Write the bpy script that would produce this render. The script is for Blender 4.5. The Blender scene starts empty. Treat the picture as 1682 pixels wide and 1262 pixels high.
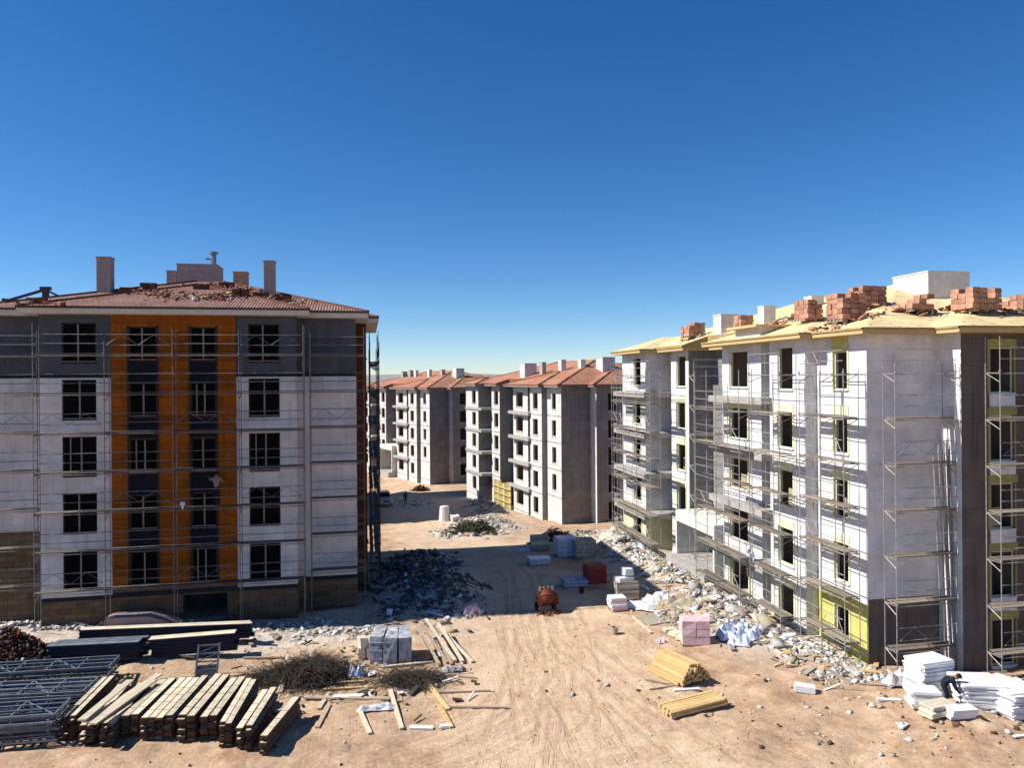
import bpy, math, random
import numpy as np
from mathutils import Vector, Matrix
random.seed(7); RS = np.random.RandomState(11)
sc = bpy.context.scene
col = sc.collection

# ------------------------------------------------------------------ camera, sky, sun
CAMZ = 12.5                       # eye height; every z below is absolute, the site datum is z = 0
FPX, PW, PH, HZ = 1215.0, 1682.0, 1262.0, 621.0
YAW, ROLL = math.radians(11.2), math.radians(0.43)
Fv = Vector((math.sin(YAW), math.cos(YAW), 0)); Rv = Vector((math.cos(YAW), -math.sin(YAW), 0)); Uv = Vector((0, 0, 1))
cr, sr = math.cos(ROLL), math.sin(ROLL)
cx = Rv * cr - Uv * sr; cy = Uv * cr + Rv * sr; cz = -Fv
cam = bpy.data.cameras.new('camera'); cam.lens = 36 * FPX / PW; cam.sensor_width = 36
cam.shift_y = -(PH / 2 - HZ) / PW; cam.clip_start = 0.5; cam.clip_end = 9000
camo = bpy.data.objects.new('camera', cam); col.objects.link(camo)
camo.matrix_world = Matrix(((cx.x, cy.x, cz.x, 0), (cx.y, cy.y, cz.y, 0), (cx.z, cy.z, cz.z, CAMZ), (0, 0, 0, 1)))
sc.camera = camo

SUN_EL, SUN_T = math.radians(44), math.radians(5.0)       # light travels towards +X and slightly towards -Y
sdir = Vector((math.cos(SUN_EL) * math.cos(SUN_T), -math.cos(SUN_EL) * math.sin(SUN_T), -math.sin(SUN_EL)))
sun = bpy.data.lights.new('sun', 'SUN'); sun.energy = 5.0; sun.angle = math.radians(0.53); sun.color = (1, 0.95, 0.87)
suno = bpy.data.objects.new('sun', sun); col.objects.link(suno)
suno.rotation_mode = 'QUATERNION'; suno.rotation_quaternion = sdir.to_track_quat('-Z', 'Y'); suno.location = (-60, 0, 60)
w = bpy.data.worlds.new('World'); sc.world = w; w.use_nodes = True
nt = w.node_tree; nt.nodes.clear()
sky = nt.nodes.new('ShaderNodeTexSky'); sky.sky_type = 'NISHITA'; sky.sun_disc = False
sky.sun_elevation = SUN_EL; sky.sun_rotation = math.atan2(-sdir.x, -sdir.y)
sky.altitude = 1000; sky.air_density = 0.85; sky.dust_density = 0.0; sky.ozone_density = 3.4
bg = nt.nodes.new('ShaderNodeBackground'); bg.inputs[1].default_value = 0.08
wo = nt.nodes.new('ShaderNodeOutputWorld')
hs = nt.nodes.new('ShaderNodeHueSaturation'); hs.inputs['Saturation'].default_value = 1.28; tn = nt.nodes.new('ShaderNodeMix'); tn.data_type = 'RGBA'; tn.blend_type = 'MULTIPLY'; tn.inputs[0].default_value = 1; tn.inputs[7].default_value = (.97, 1.0, 1.08, 1)
nt.links.new(sky.outputs[0], hs.inputs['Color']); nt.links.new(hs.outputs[0], tn.inputs[6]); nt.links.new(tn.outputs[2], bg.inputs[0]); nt.links.new(bg.outputs[0], wo.inputs[0])
sc.view_settings.view_transform = 'Standard'; sc.view_settings.look = 'None'
sc.view_settings.exposure = 0.6; sc.view_settings.gamma = 1; sc.view_settings.use_curve_mapping = False

# ------------------------------------------------------------------ helpers
def ray(px, py):
    dx, dy = px - PW / 2, py - HZ
    u = (dx * cr - dy * sr) / FPX; v = -(dy * cr + dx * sr) / FPX
    return Fv + Rv * u + Uv * v
WL = {}                                                     # world location of every parent
def tag(o, label=None, cat=None, group=None, kind=None):
    if label: o['label'] = label
    if cat: o['category'] = cat
    if group: o['group'] = group
    if kind: o['kind'] = kind
    return o
def empty(name, loc, label=None, cat=None, group=None):
    o = bpy.data.objects.new(name, None); col.objects.link(o); o.location = loc; o.empty_display_size = .3
    WL[o.name] = Vector(loc); tag(o, label, cat, group); return o
def place(name, me, parent=None, loc=(0, 0, 0), rot=0.0):
    """one object from a shared mesh; loc in world metres, or in the parent's own frame when that parent is itself a part"""
    o = bpy.data.objects.new(name, me); col.objects.link(o)
    loc = Vector(loc)
    if parent is not None:
        o.parent = parent
        if parent.name in WL: loc = loc - WL[parent.name]
    else: WL[o.name] = loc.copy()
    o.location = loc
    if isinstance(rot, (tuple, list)): o.rotation_euler = rot
    else: o.rotation_euler = (0, 0, rot)
    return o
class MB:
    def __init__(s): s.v = []; s.f = []; s.m = []; s.uv = []; s.hasuv = False
    def quad(s, a, b, c, d, m=0, uv=None):
        n = len(s.v); s.v += [tuple(a), tuple(b), tuple(c), tuple(d)]; s.f.append((n, n + 1, n + 2, n + 3)); s.m.append(m)
        if uv: s.hasuv = True
        s.uv += (uv or [(0, 0)] * 4)
    def hexa(s, p, m=0):
        n = len(s.v); s.v += [tuple(q) for q in p]
        for f in ((0, 3, 2, 1), (4, 5, 6, 7), (0, 1, 5, 4), (1, 2, 6, 5), (2, 3, 7, 6), (3, 0, 4, 7)):
            s.f.append(tuple(n + i for i in f)); s.m.append(m); s.uv += [(0, 0)] * 4
    def box(s, c, d, rz=0.0, m=0, tilt=None, jit=0.0):
        c = Vector(c); M = Matrix.Rotation(rz, 3, 'Z')
        if tilt: M = M @ Matrix.Rotation(tilt[0], 3, 'X') @ Matrix.Rotation(tilt[1], 3, 'Y')
        p = []
        for z in (-.5, .5):
            for x, y in ((-.5, -.5), (.5, -.5), (.5, .5), (-.5, .5)):
                q = Vector((x * d[0], y * d[1], z * d[2]))
                if jit: q += Vector([random.uniform(-jit, jit) for _ in range(3)])
                p.append(c + M @ q)
        s.hexa(p, m)
    def bar(s, a, b, w, h=None, m=0):
        a, b = Vector(a), Vector(b); h = h or w; t = (b - a)
        if t.length < 1e-6: return
        t.normalize(); up = Vector((0, 0, 1)) if abs(t.z) < .95 else Vector((1, 0, 0))
        sd = t.cross(up).normalized(); up = sd.cross(t)
        p = []
        for e in (a, b):
            for x, y in ((-.5, -.5), (.5, -.5), (.5, .5), (-.5, .5)): p.append(e + sd * (x * w) + up * (y * h))
        s.hexa(p, m)
    def tube(s, a, b, r, n=6, m=0, r2=None, cap=True):
        a, b = Vector(a), Vector(b); t = (b - a).normalized(); r2 = r if r2 is None else r2
        up = Vector((0, 0, 1)) if abs(t.z) < .95 else Vector((1, 0, 0))
        sd = t.cross(up).normalized(); up = sd.cross(t); k = len(s.v)
        for e, q in ((a, r), (b, r2)):
            for i in range(n):
                an = 2 * math.pi * i / n; s.v.append(tuple(e + sd * math.cos(an) * q + up * math.sin(an) * q))
        for i in range(n):
            j = (i + 1) % n; s.f.append((k + i, k + j, k + n + j, k + n + i)); s.m.append(m); s.uv += [(0, 0)] * 4
        if cap:
            s.f.append(tuple(k + i for i in range(n))[::-1]); s.m.append(m); s.uv += [(0, 0)] * n
            s.f.append(tuple(k + n + i for i in range(n))); s.m.append(m); s.uv += [(0, 0)] * n
    def lathe(s, c, prof, n=14, m=0, M=None):
        k = len(s.v); M = M or Matrix.Identity(3); c = Vector(c)
        for r, z in prof:
            for i in range(n):
                an = 2 * math.pi * i / n; s.v.append(tuple(c + M @ Vector((r * math.cos(an), r * math.sin(an), z))))
        for q in range(len(prof) - 1):
            for i in range(n):
                j = (i + 1) % n; s.f.append((k + q * n + i, k + q * n + j, k + (q + 1) * n + j, k + (q + 1) * n + i)); s.m.append(m); s.uv += [(0, 0)] * 4
    def mesh(s, name, mats, off=(0, 0, 0), smooth=False):
        me = bpy.data.meshes.new(name); o = Vector(off)
        me.from_pydata([(x - o.x, y - o.y, z - o.z) for x, y, z in s.v], [], s.f)
        for m in (mats if isinstance(mats, (list, tuple)) else [mats]): me.materials.append(m)
        me.polygons.foreach_set('material_index', s.m)
        if s.hasuv:
            l = me.uv_layers.new(name='UVMap'); l.data.foreach_set('uv', [c for t in s.uv for c in t])
        if smooth: me.polygons.foreach_set('use_smooth', [True] * len(s.f))
        me.update(); return me
    def build(s, name, mats, parent=None, loc=None, smooth=False):
        off = WL[parent.name] if (parent is not None and parent.name in WL) else (Vector(loc) if loc is not None else Vector((0, 0, 0)))
        me = s.mesh(name, mats, off, smooth)
        o = bpy.data.objects.new(name, me); col.objects.link(o)
        if parent is not None: o.parent = parent
        else: o.location = off; WL[o.name] = off
        return o

# ------------------------------------------------------------------ materials
def newmat(name):
    m = bpy.data.materials.new(name); m.use_nodes = True; return m, m.node_tree, m.node_tree.nodes['Principled BSDF']
def N(nt, t, **k):
    n = nt.nodes.new(t)
    for a, b in k.items(): setattr(n, a, b)
    return n
def mixc(nt, fac, a, b, mode='MIX'):
    n = nt.nodes.new('ShaderNodeMix'); n.data_type = 'RGBA'; n.blend_type = mode
    for i, v in ((0, fac), (6, a), (7, b)):
        if hasattr(v, 'links') or hasattr(v, 'is_linked'): nt.links.new(v, n.inputs[i])
        else: n.inputs[i].default_value = v if i == 0 else (*v, 1)
    return n.outputs[2]
def ramp(nt, src, stops):
    r = nt.nodes.new('ShaderNodeValToRGB'); nt.links.new(src, r.inputs[0])
    while len(r.color_ramp.elements) < len(stops): r.color_ramp.elements.new(.5)
    for e, (p, c) in zip(r.color_ramp.elements, stops): e.position = p; e.color = (c, c, c, 1) if not isinstance(c, tuple) else (*c, 1)
    return r.outputs[0]
def noise(nt, vec, scale, detail=5, rough=.55):
    n = nt.nodes.new('ShaderNodeTexNoise'); n.inputs['Scale'].default_value = scale; n.inputs['Detail'].default_value = detail
    n.inputs['Roughness'].default_value = rough; nt.links.new(vec, n.inputs['Vector']); return n.outputs[0]
def mapping(nt, src, sc_=(1, 1, 1), rot=(0, 0, 0), loc=(0, 0, 0)):
    m = nt.nodes.new('ShaderNodeMapping'); m.inputs['Scale'].default_value = sc_; m.inputs['Rotation'].default_value = rot; m.inputs['Location'].default_value = loc
    nt.links.new(src, m.inputs[0]); return m.outputs[0]
def bump(nt, b, h, s, dist=.02):
    n = nt.nodes.new('ShaderNodeBump'); n.inputs['Strength'].default_value = s; n.inputs['Distance'].default_value = dist
    nt.links.new(h, n.inputs['Height']); nt.links.new(n.outputs[0], b.inputs['Normal'])
def basic(name, c, c2=None, rough=.85, scale=1.5, bs=.3, fine=25, stretch=(1, 1, 1), rnd=0.0, metal=0.0, streak=0.0, dirt=None):
    """two-tone noise colour, fine bump; rnd varies the value per object; streak adds vertical weather runs"""
    m, nt, b = newmat(name); b.inputs['Roughness'].default_value = rough; b.inputs['Specular IOR Level'].default_value = .5 if rough < .45 else .15; b.inputs['Metallic'].default_value = metal
    tc = N(nt, 'ShaderNodeTexCoord').outputs['Object']; v = mapping(nt, tc, stretch)
    f = ramp(nt, noise(nt, v, scale, 6, .6), [(.32, 0.0), (.68, 1.0)])
    c2 = c2 or tuple(x * .72 for x in c)
    o = mixc(nt, f, c, c2)
    if streak:
        s = ramp(nt, noise(nt, mapping(nt, tc, (2.2, 2.2, .16)), 1.6, 5, .65), [(.45, 0.0), (.75, 1.0)])
        mm = N(nt, 'ShaderNodeMath', operation='MULTIPLY'); nt.links.new(s, mm.inputs[0]); mm.inputs[1].default_value = streak
        o = mixc(nt, mm.outputs[0], o, dirt or tuple(x * .45 for x in c))
    if rnd:
        oi = N(nt, 'ShaderNodeObjectInfo'); hv = N(nt, 'ShaderNodeHueSaturation'); mr = N(nt, 'ShaderNodeMapRange')
        mr.inputs[3].default_value = 1 - rnd; mr.inputs[4].default_value = 1 + rnd
        nt.links.new(oi.outputs['Random'], mr.inputs[0]); nt.links.new(mr.outputs[0], hv.inputs['Value']); nt.links.new(o, hv.inputs['Color']); o = hv.outputs[0]
    nt.links.new(o, b.inputs['Base Color'])
    bump(nt, b, noise(nt, v, fine, 4, .6), bs)
    return m
def joints(name, c, c2, pw, ph, gap, gapc, rough=.9, off=.5, bs=.4, streak=.3, uv=False, rot=False):
    """board or block faced wall: fine joints (pw x ph metres) in relief and colour"""
    m, nt, b = newmat(name); b.inputs['Roughness'].default_value = rough; b.inputs['Specular IOR Level'].default_value = .15
    tcn = N(nt, 'ShaderNodeTexCoord'); tc = tcn.outputs['Object']
    if uv: vec = tcn.outputs['UV']
    else:
        sx = N(nt, 'ShaderNodeSeparateXYZ'); nt.links.new(tc, sx.inputs[0])
        ad = N(nt, 'ShaderNodeMath', operation='ADD'); nt.links.new(sx.outputs[0], ad.inputs[0]); nt.links.new(sx.outputs[1], ad.inputs[1])
        cb = N(nt, 'ShaderNodeCombineXYZ'); nt.links.new(ad.outputs[0], cb.inputs[0]); nt.links.new(sx.outputs[2], cb.inputs[1]); vec = cb.outputs[0]
    br = N(nt, 'ShaderNodeTexBrick'); br.offset = off; nt.links.new(vec, br.inputs['Vector'])
    br.inputs['Scale'].default_value = 1; br.inputs['Brick Width'].default_value = pw; br.inputs['Row Height'].default_value = ph
    br.inputs['Mortar Size'].default_value = gap; br.inputs['Mortar Smooth'].default_value = .2; br.inputs['Bias'].default_value = 0
    br.inputs['Color1'].default_value = (*c, 1); br.inputs['Color2'].default_value = (*c2, 1); br.inputs['Mortar'].default_value = (*gapc, 1)
    o = br.outputs['Color']
    f = ramp(nt, noise(nt, tc, .9, 7, .65), [(.35, .78), (.7, 1.08)])
    o = mixc(nt, 1.0, o, f, 'MULTIPLY')
    if streak:
        s = ramp(nt, noise(nt, mapping(nt, tc, (2.2, 2.2, .16)), 1.6, 5, .65), [(.5, 1.0), (.8, 1 - streak)])
        o = mixc(nt, 1.0, o, s, 'MULTIPLY')
    nt.links.new(o, b.inputs['Base Color'])
    inv = N(nt, 'ShaderNodeMath', operation='SUBTRACT'); inv.inputs[0].default_value = 1; nt.links.new(br.outputs['Fac'], inv.inputs[1])
    nn = N(nt, 'ShaderNodeMath', operation='MULTIPLY_ADD'); nt.links.new(noise(nt, tc, 18, 4), nn.inputs[0]); nn.inputs[1].default_value = .35; nt.links.new(inv.outputs[0], nn.inputs[2])
    bump(nt, b, nn.outputs[0], bs, .02)
    return m
M_ = {}
M_['eps'] = joints('white_foam_board', (.74, .73, .73), (.68, .67, .68), 1.0, .5, .006, (.5, .5, .52), streak=.12)
M_['render'] = joints('white_render', (.66, .635, .645), (.60, .58, .60), 2.4, .98, .006, (.36, .35, .38), streak=.28, bs=.15)
M_['grey_render'] = joints('slate_grey_render', (.085, .095, .118), (.074, .083, .104), 2.4, .98, .006, (.04, .045, .06), streak=.15, bs=.15)
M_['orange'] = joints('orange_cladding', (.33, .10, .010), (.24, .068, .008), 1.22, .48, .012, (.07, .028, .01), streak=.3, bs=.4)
M_['navy'] = basic('dark_navy_panel', (.010, .013, .026), (.006, .008, .015), rough=.8)
M_['band'] = basic('dark_band', (.02, .02, .032), rough=.6)
M_['stone'] = joints('brown_stone_facing', (.20, .135, .08), (.12, .08, .05), .6, .28, .012, (.07, .05, .035), streak=.3)
M_['concrete'] = joints('raw_concrete', (.27, .26, .25), (.225, .215, .21), 2.5, 1.25, .012, (.15, .14, .14), streak=.4)
M_['lightcon'] = joints('pale_and_sunlit_concrete', (.70, .68, .64), (.61, .59, .56), 3.0, 1.45, .01, (.33, .31, .29), streak=.35)
M_['brownwall'] = joints('brown_grey_wall', (.155, .125, .112), (.135, .108, .097), 2.4, 1.2, .008, (.09, .07, .062), streak=.5)
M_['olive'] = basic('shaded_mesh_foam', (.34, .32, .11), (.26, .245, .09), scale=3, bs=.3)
M_['room'] = basic('bare_inner_wall', (.30, .24, .20), (.2, .165, .14), scale=.8, streak=.3)
M_['slab'] = basic('floor_slab_concrete', (.42, .40, .37), (.30, .28, .26), scale=2, streak=.3)
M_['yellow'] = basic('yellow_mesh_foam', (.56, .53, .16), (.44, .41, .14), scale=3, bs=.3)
M_['paleyellow'] = basic('pale_yellow_foam', (.72, .70, .46), (.60, .58, .36), scale=3)
M_['fascia'] = basic('cream_fascia', (.58, .52, .45), (.50, .44, .38), rough=.6)
M_['gutter'] = basic('dark_red_gutter', (.045, .022, .02), rough=.4)
M_['orangefascia'] = basic('rust_eave_board', (.26, .11, .06), rough=.6)
M_['timberfascia'] = basic('eave_plywood', (.55, .42, .21), (.42, .31, .14), stretch=(1, 1, 6), scale=3)
M_['deck'] = joints('roof_decking', (.80, .65, .37), (.72, .57, .31), 2.4, .28, .035, (.38, .27, .12), uv=True, streak=0, bs=.5)
M_['dullsteel'] = basic('dull_tube', (.19, .19, .195), (.12, .105, .10), rough=.6, scale=6, metal=.2, rnd=.15)
M_['steel'] = basic('galvanised_tube', (.40, .40, .40), (.24, .21, .19), rough=.55, scale=6, metal=.35, rnd=.15)
M_['darksteel'] = basic('dark_painted_tube', (.05, .06, .075), (.09, .065, .05), rough=.6, scale=6)
M_['board'] = basic('scaffold_board', (.27, .23, .18), (.17, .14, .11), stretch=(1, 1, 1), scale=5, rnd=.3)
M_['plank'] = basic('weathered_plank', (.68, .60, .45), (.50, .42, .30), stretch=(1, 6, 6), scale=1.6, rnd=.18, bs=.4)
M_['plankend'] = basic('plank_rust_and_side_shade', (.10, .055, .035), (.05, .03, .022), scale=6, rnd=.3)  # rusty ends; on the long sides the shade is put into the colour
M_['timber'] = basic('fresh_timber', (.66, .47, .22), (.50, .34, .15), stretch=(1, 5, 5), scale=2, rnd=.15)
M_['greytimber'] = basic('grey_timber', (.42, .33, .24), (.28, .21, .15), stretch=(1, 5, 5), scale=2, rnd=.25)
M_['glass'] = basic('dark_window_glass', (.004, .004, .005), rough=.5, bs=.02); M_['glass'].node_tree.nodes['Principled BSDF'].inputs['Specular IOR Level'].default_value = .04
M_['pvc'] = basic('window_mullion', (.26, .22, .22), (.2, .17, .17), rough=.5)
M_['darkpvc'] = basic('dark_window_frame', (.03, .028, .032), rough=.5)
M_['pinkpaint'] = basic('pinkish_render', (.40, .31, .29), (.33, .25, .24), scale=3, streak=.3)
M_['chimwhite'] = basic('pale_render', (.68, .66, .64), (.56, .53, .51), scale=3, streak=.35)
M_['clay'] = basic('clay_tile_pack', (.50, .28, .19), (.33, .155, .10), scale=7, rnd=.3, bs=.5)
M_['claydark'] = basic('dark_clay', (.17, .07, .045), (.10, .045, .03), scale=7, rnd=.3)
M_['foam'] = basic('foam_sheet', (.80, .80, .80), (.68, .68, .68), scale=5, rnd=.07)
M_['foamcream'] = basic('cream_foam_sheet', (.62, .56, .44), (.5, .44, .34), scale=5, rnd=.12)
M_['plastic'] = basic('blue_white_plastic', (.62, .66, .74), (.30, .36, .55), rough=.35, scale=3, bs=.8, fine=5)
M_['pink'] = basic('pink_wrap', (.62, .33, .38), (.72, .60, .62), rough=.4, scale=4, bs=.6, fine=6)
M_['greywrap'] = basic('grey_wrapped_pack', (.50, .51, .53), (.15, .155, .17), rough=.5, scale=3.5, bs=.6, fine=8)
M_['redcrate'] = basic('red_crate', (.32, .055, .045), (.22, .04, .035), rough=.5)
M_['rust'] = basic('rust_red_paint', (.17, .035, .018), (.09, .025, .015), rough=.6, scale=8)
M_['bluesteel'] = basic('blue_grey_steel', (.10, .12, .15), (.055, .065, .085), rough=.5, scale=4, metal=.3, rnd=.2)
M_['palesteel'] = basic('pale_steel', (.22, .25, .29), (.13, .15, .18), rough=.5, scale=4, metal=.3, rnd=.2)
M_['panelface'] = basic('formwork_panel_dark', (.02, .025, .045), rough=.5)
M_['shaderock'] = basic('shade_toned_debris', (.16, .16, .18), (.09, .09, .10), scale=4, rnd=.3)  # broken concrete toned darker: deep shade put into its colour
M_['rock'] = basic('broken_concrete', (.50, .48, .45), (.38, .36, .34), scale=4, rnd=.2)
M_['soil'] = basic('dark_red_soil', (.13, .068, .048), (.065, .036, .028), scale=5, bs=.9, fine=12)
M_['tan'] = basic('tan_sheet', (.40, .35, .26), (.30, .26, .19), scale=3)
M_['skin'] = basic('skin', (.32, .18, .12), rough=.6, bs=.05); M_['hair'] = basic('black_hair', (.012, .01, .01), rough=.6)
M_['cloth_dark'] = basic('dark_navy_cloth', (.015, .018, .035), rough=.9); M_['cloth_grey'] = basic('grey_cloth', (.22, .20, .19), rough=.9)
M_['carpaint'] = basic('silver_car_paint', (.33, .36, .42), (.30, .33, .39), rough=.3, metal=.4, bs=.02); M_['rubber'] = basic('rubber', (.02, .02, .02))
M_['lamp'] = basic('lamp_lens', (.6, .6, .62), rough=.2)
M_['wire'] = basic('dark_wire', (.10, .085, .065), (.06, .045, .035), rough=.7)
M_['bush'] = basic('dry_bush', (.045, .055, .03), (.07, .065, .04))
def roof_tile(name, a, b_, dirt):
    m, nt, b = newmat(name); b.inputs['Roughness'].default_value = .85
    tcn = N(nt, 'ShaderNodeTexCoord'); uv = tcn.outputs['UV']
    br = N(nt, 'ShaderNodeTexBrick'); br.offset = .5; nt.links.new(uv, br.inputs['Vector'])
    for k, v in (('Scale', 1), ('Brick Width', .25), ('Row Height', .36), ('Mortar Size', .03), ('Mortar Smooth', .3), ('Bias', 0)): br.inputs[k].default_value = v
    br.inputs['Color1'].default_value = (*a, 1); br.inputs['Color2'].default_value = (*b_, 1); br.inputs['Mortar'].default_value = (*[x * .3 for x in b_], 1)
    f = ramp(nt, noise(nt, tcn.outputs['Object'], .55, 7, .7), [(.42, 0.0), (.72, 1.0)])
    o = mixc(nt, f, br.outputs['Color'], dirt)
    o = mixc(nt, 1.0, o, ramp(nt, noise(nt, tcn.outputs['Object'], 5, 4, .7), [(.3, .72), (.7, 1.15)]), 'MULTIPLY')
    nt.links.new(o, b.inputs['Base Color'])
    wv = N(nt, 'ShaderNodeTexWave', wave_type='BANDS', bands_direction='X', wave_profile='SIN'); nt.links.new(uv, wv.inputs['Vector']); wv.inputs['Scale'].default_value = 1 / .25 / 3.14159 * 1.5708
    s2 = N(nt, 'ShaderNodeTexWave', wave_type='BANDS', bands_direction='Y', wave_profile='SAW'); nt.links.new(uv, s2.inputs['Vector']); s2.inputs['Scale'].default_value = 1 / .36 / 3.14159 * 1.5708
    ad = N(nt, 'ShaderNodeMath', operation='ADD'); nt.links.new(wv.outputs['Fac'], ad.inputs[0]); nt.links.new(s2.outputs['Fac'], ad.inputs[1])
    bump(nt, b, ad.outputs[0], .9, .06)
    return m
M_['tile_left'] = roof_tile('brown_red_roof_tile', (.31, .125, .085), (.19, .072, .05), (.28, .175, .13))
M_['tile_far'] = roof_tile('orange_red_roof_tile', (.60, .24, .13), (.47, .17, .09), (.48, .28, .17))

# ------------------------------------------------------------------ terrain function
def _hash(ix, iy, s):
    h = (ix * 374761393 + iy * 668265263 + s * 974634221) & 0xffffffff
    h = ((h ^ (h >> 13)) * 1274126177) & 0xffffffff
    return ((h ^ (h >> 16)) & 0xffff) / 65535.0
def vn(x, y, s):
    x0 = np.floor(x).astype(np.int64); y0 = np.floor(y).astype(np.int64); fx = x - x0; fy = y - y0
    fx = fx * fx * (3 - 2 * fx); fy = fy * fy * (3 - 2 * fy)
    a = _hash(x0, y0, s); b = _hash(x0 + 1, y0, s); c = _hash(x0, y0 + 1, s); d = _hash(x0 + 1, y0 + 1, s)
    return (a + (b - a) * fx) * (1 - fy) + (c + (d - c) * fx) * fy - .5
def sstep(a, b, x): t = np.clip((x - a) / (b - a), 0, 1); return t * t * (3 - 2 * t)
# rubble mounds: x, y, radius x, radius y, height
MOUNDS = [(-19.5, 34.5, 3.2, 3.0, 1.5), (-16.0, 36.6, 1.6, 1.6, .55), (3.6, 47.5, 2.6, 7.5, .75), (5.2, 44.0, 2.0, 2.2, .4), (18.6, 46, 1.5, 7, .45),
          (19.0, 36.5, 1.6, 3.6, .35), (9.4, 70, 3.2, 4.5, .5), (12.4, 76, 3.0, 7, .5), (16.8, 58, 3.0, 3.0, .5), (19.2, 55.5, 2.6, 3.5, .8),
          (21, 22.5, 4.5, 2.5, .35), (6.2, 96, 3, 6, .3), (14.6, 92, 2.0, 9, .5), (1.0, 36.0, 5.0, 1.6, .22), (-5.0, 37.6, 4.5, 1.2, .25)]
TRK = []
def _gz(x, y):
    x = np.asarray(x, dtype=float); y = np.asarray(y, dtype=float)
    z = np.interp(y, [-200, 36, 42, 56, 75, 95, 120, 150, 400, 3000], [0, 0, -.25, -.75, -2.95, -3.95, -4.7, -5.1, -6, -6])
    z = z + .35 * sstep(-4, -16, x) * sstep(30, 38, y) * sstep(60, 50, y)
    z = z + .35 * sstep(15, 21, x) * sstep(34, 44, y) * sstep(66, 56, y)
    for mx, my, rx, ry, h in MOUNDS:
        d = ((x - mx) / rx) ** 2 + ((y - my) / ry) ** 2
        z = z + h * np.exp(-d * 1.4) * (1 + .9 * vn(x * 1.3, y * 1.3, 5) + .5 * vn(x * 3.1, y * 3.1, 6))
    rough = .16 + .84 * sstep(2.5, 6.5, np.abs(x - 7.5 - .08 * (y - 40))) 
    z = z + rough * (.22 * vn(x * .35, y * .35, 1) + .13 * vn(x * .9, y * .9, 2) + .07 * vn(x * 2.3, y * 2.3, 3) + .035 * vn(x * 5.1, y * 5.1, 4))
    return z
_gx = np.arange(-40, 60, .2); _gy = np.arange(10, 170, .2); _gg = _gz(*np.meshgrid(_gx, _gy)).tolist()
def gz(x, y):
    if not (-39.9 < x < 59 and 10.1 < y < 169): return float(_gz(np.array([x]), np.array([y]))[0])
    i = (x + 40) / .2; j = (y - 10) / .2; a = int(i); b = int(j); i -= a; j -= b
    return (_gg[b][a] * (1 - i) + _gg[b][a + 1] * i) * (1 - j) + (_gg[b + 1][a] * (1 - i) + _gg[b + 1][a + 1] * i) * j
def G(px, py):
    """the point of the ground seen at a photograph pixel"""
    r = ray(px, py); lo, hi = 5.0, 400.0
    t = max(lo, 9.0 / -r.z)
    while t < hi:
        p = r * t
        if CAMZ + p.z < gz(p.x, p.y): break
        t += .5
    a, b = t - .5, t
    for _ in range(12):
        m = (a + b) / 2; p = r * m
        if CAMZ + p.z < gz(p.x, p.y): b = m
        else: a = m
    p = r * b; return Vector((p.x, p.y, gz(p.x, p.y)))
def AZ(px, py, z):
    r = ray(px, py); t = (z - CAMZ) / r.z; return r * t + Vector((0, 0, CAMZ))
def AY(px, py, Y):
    r = ray(px, py); t = Y / r.y; return r * t + Vector((0, 0, CAMZ))
def AX(px, py, X):
    r = ray(px, py); t = X / r.x; return r * t + Vector((0, 0, CAMZ))

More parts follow.
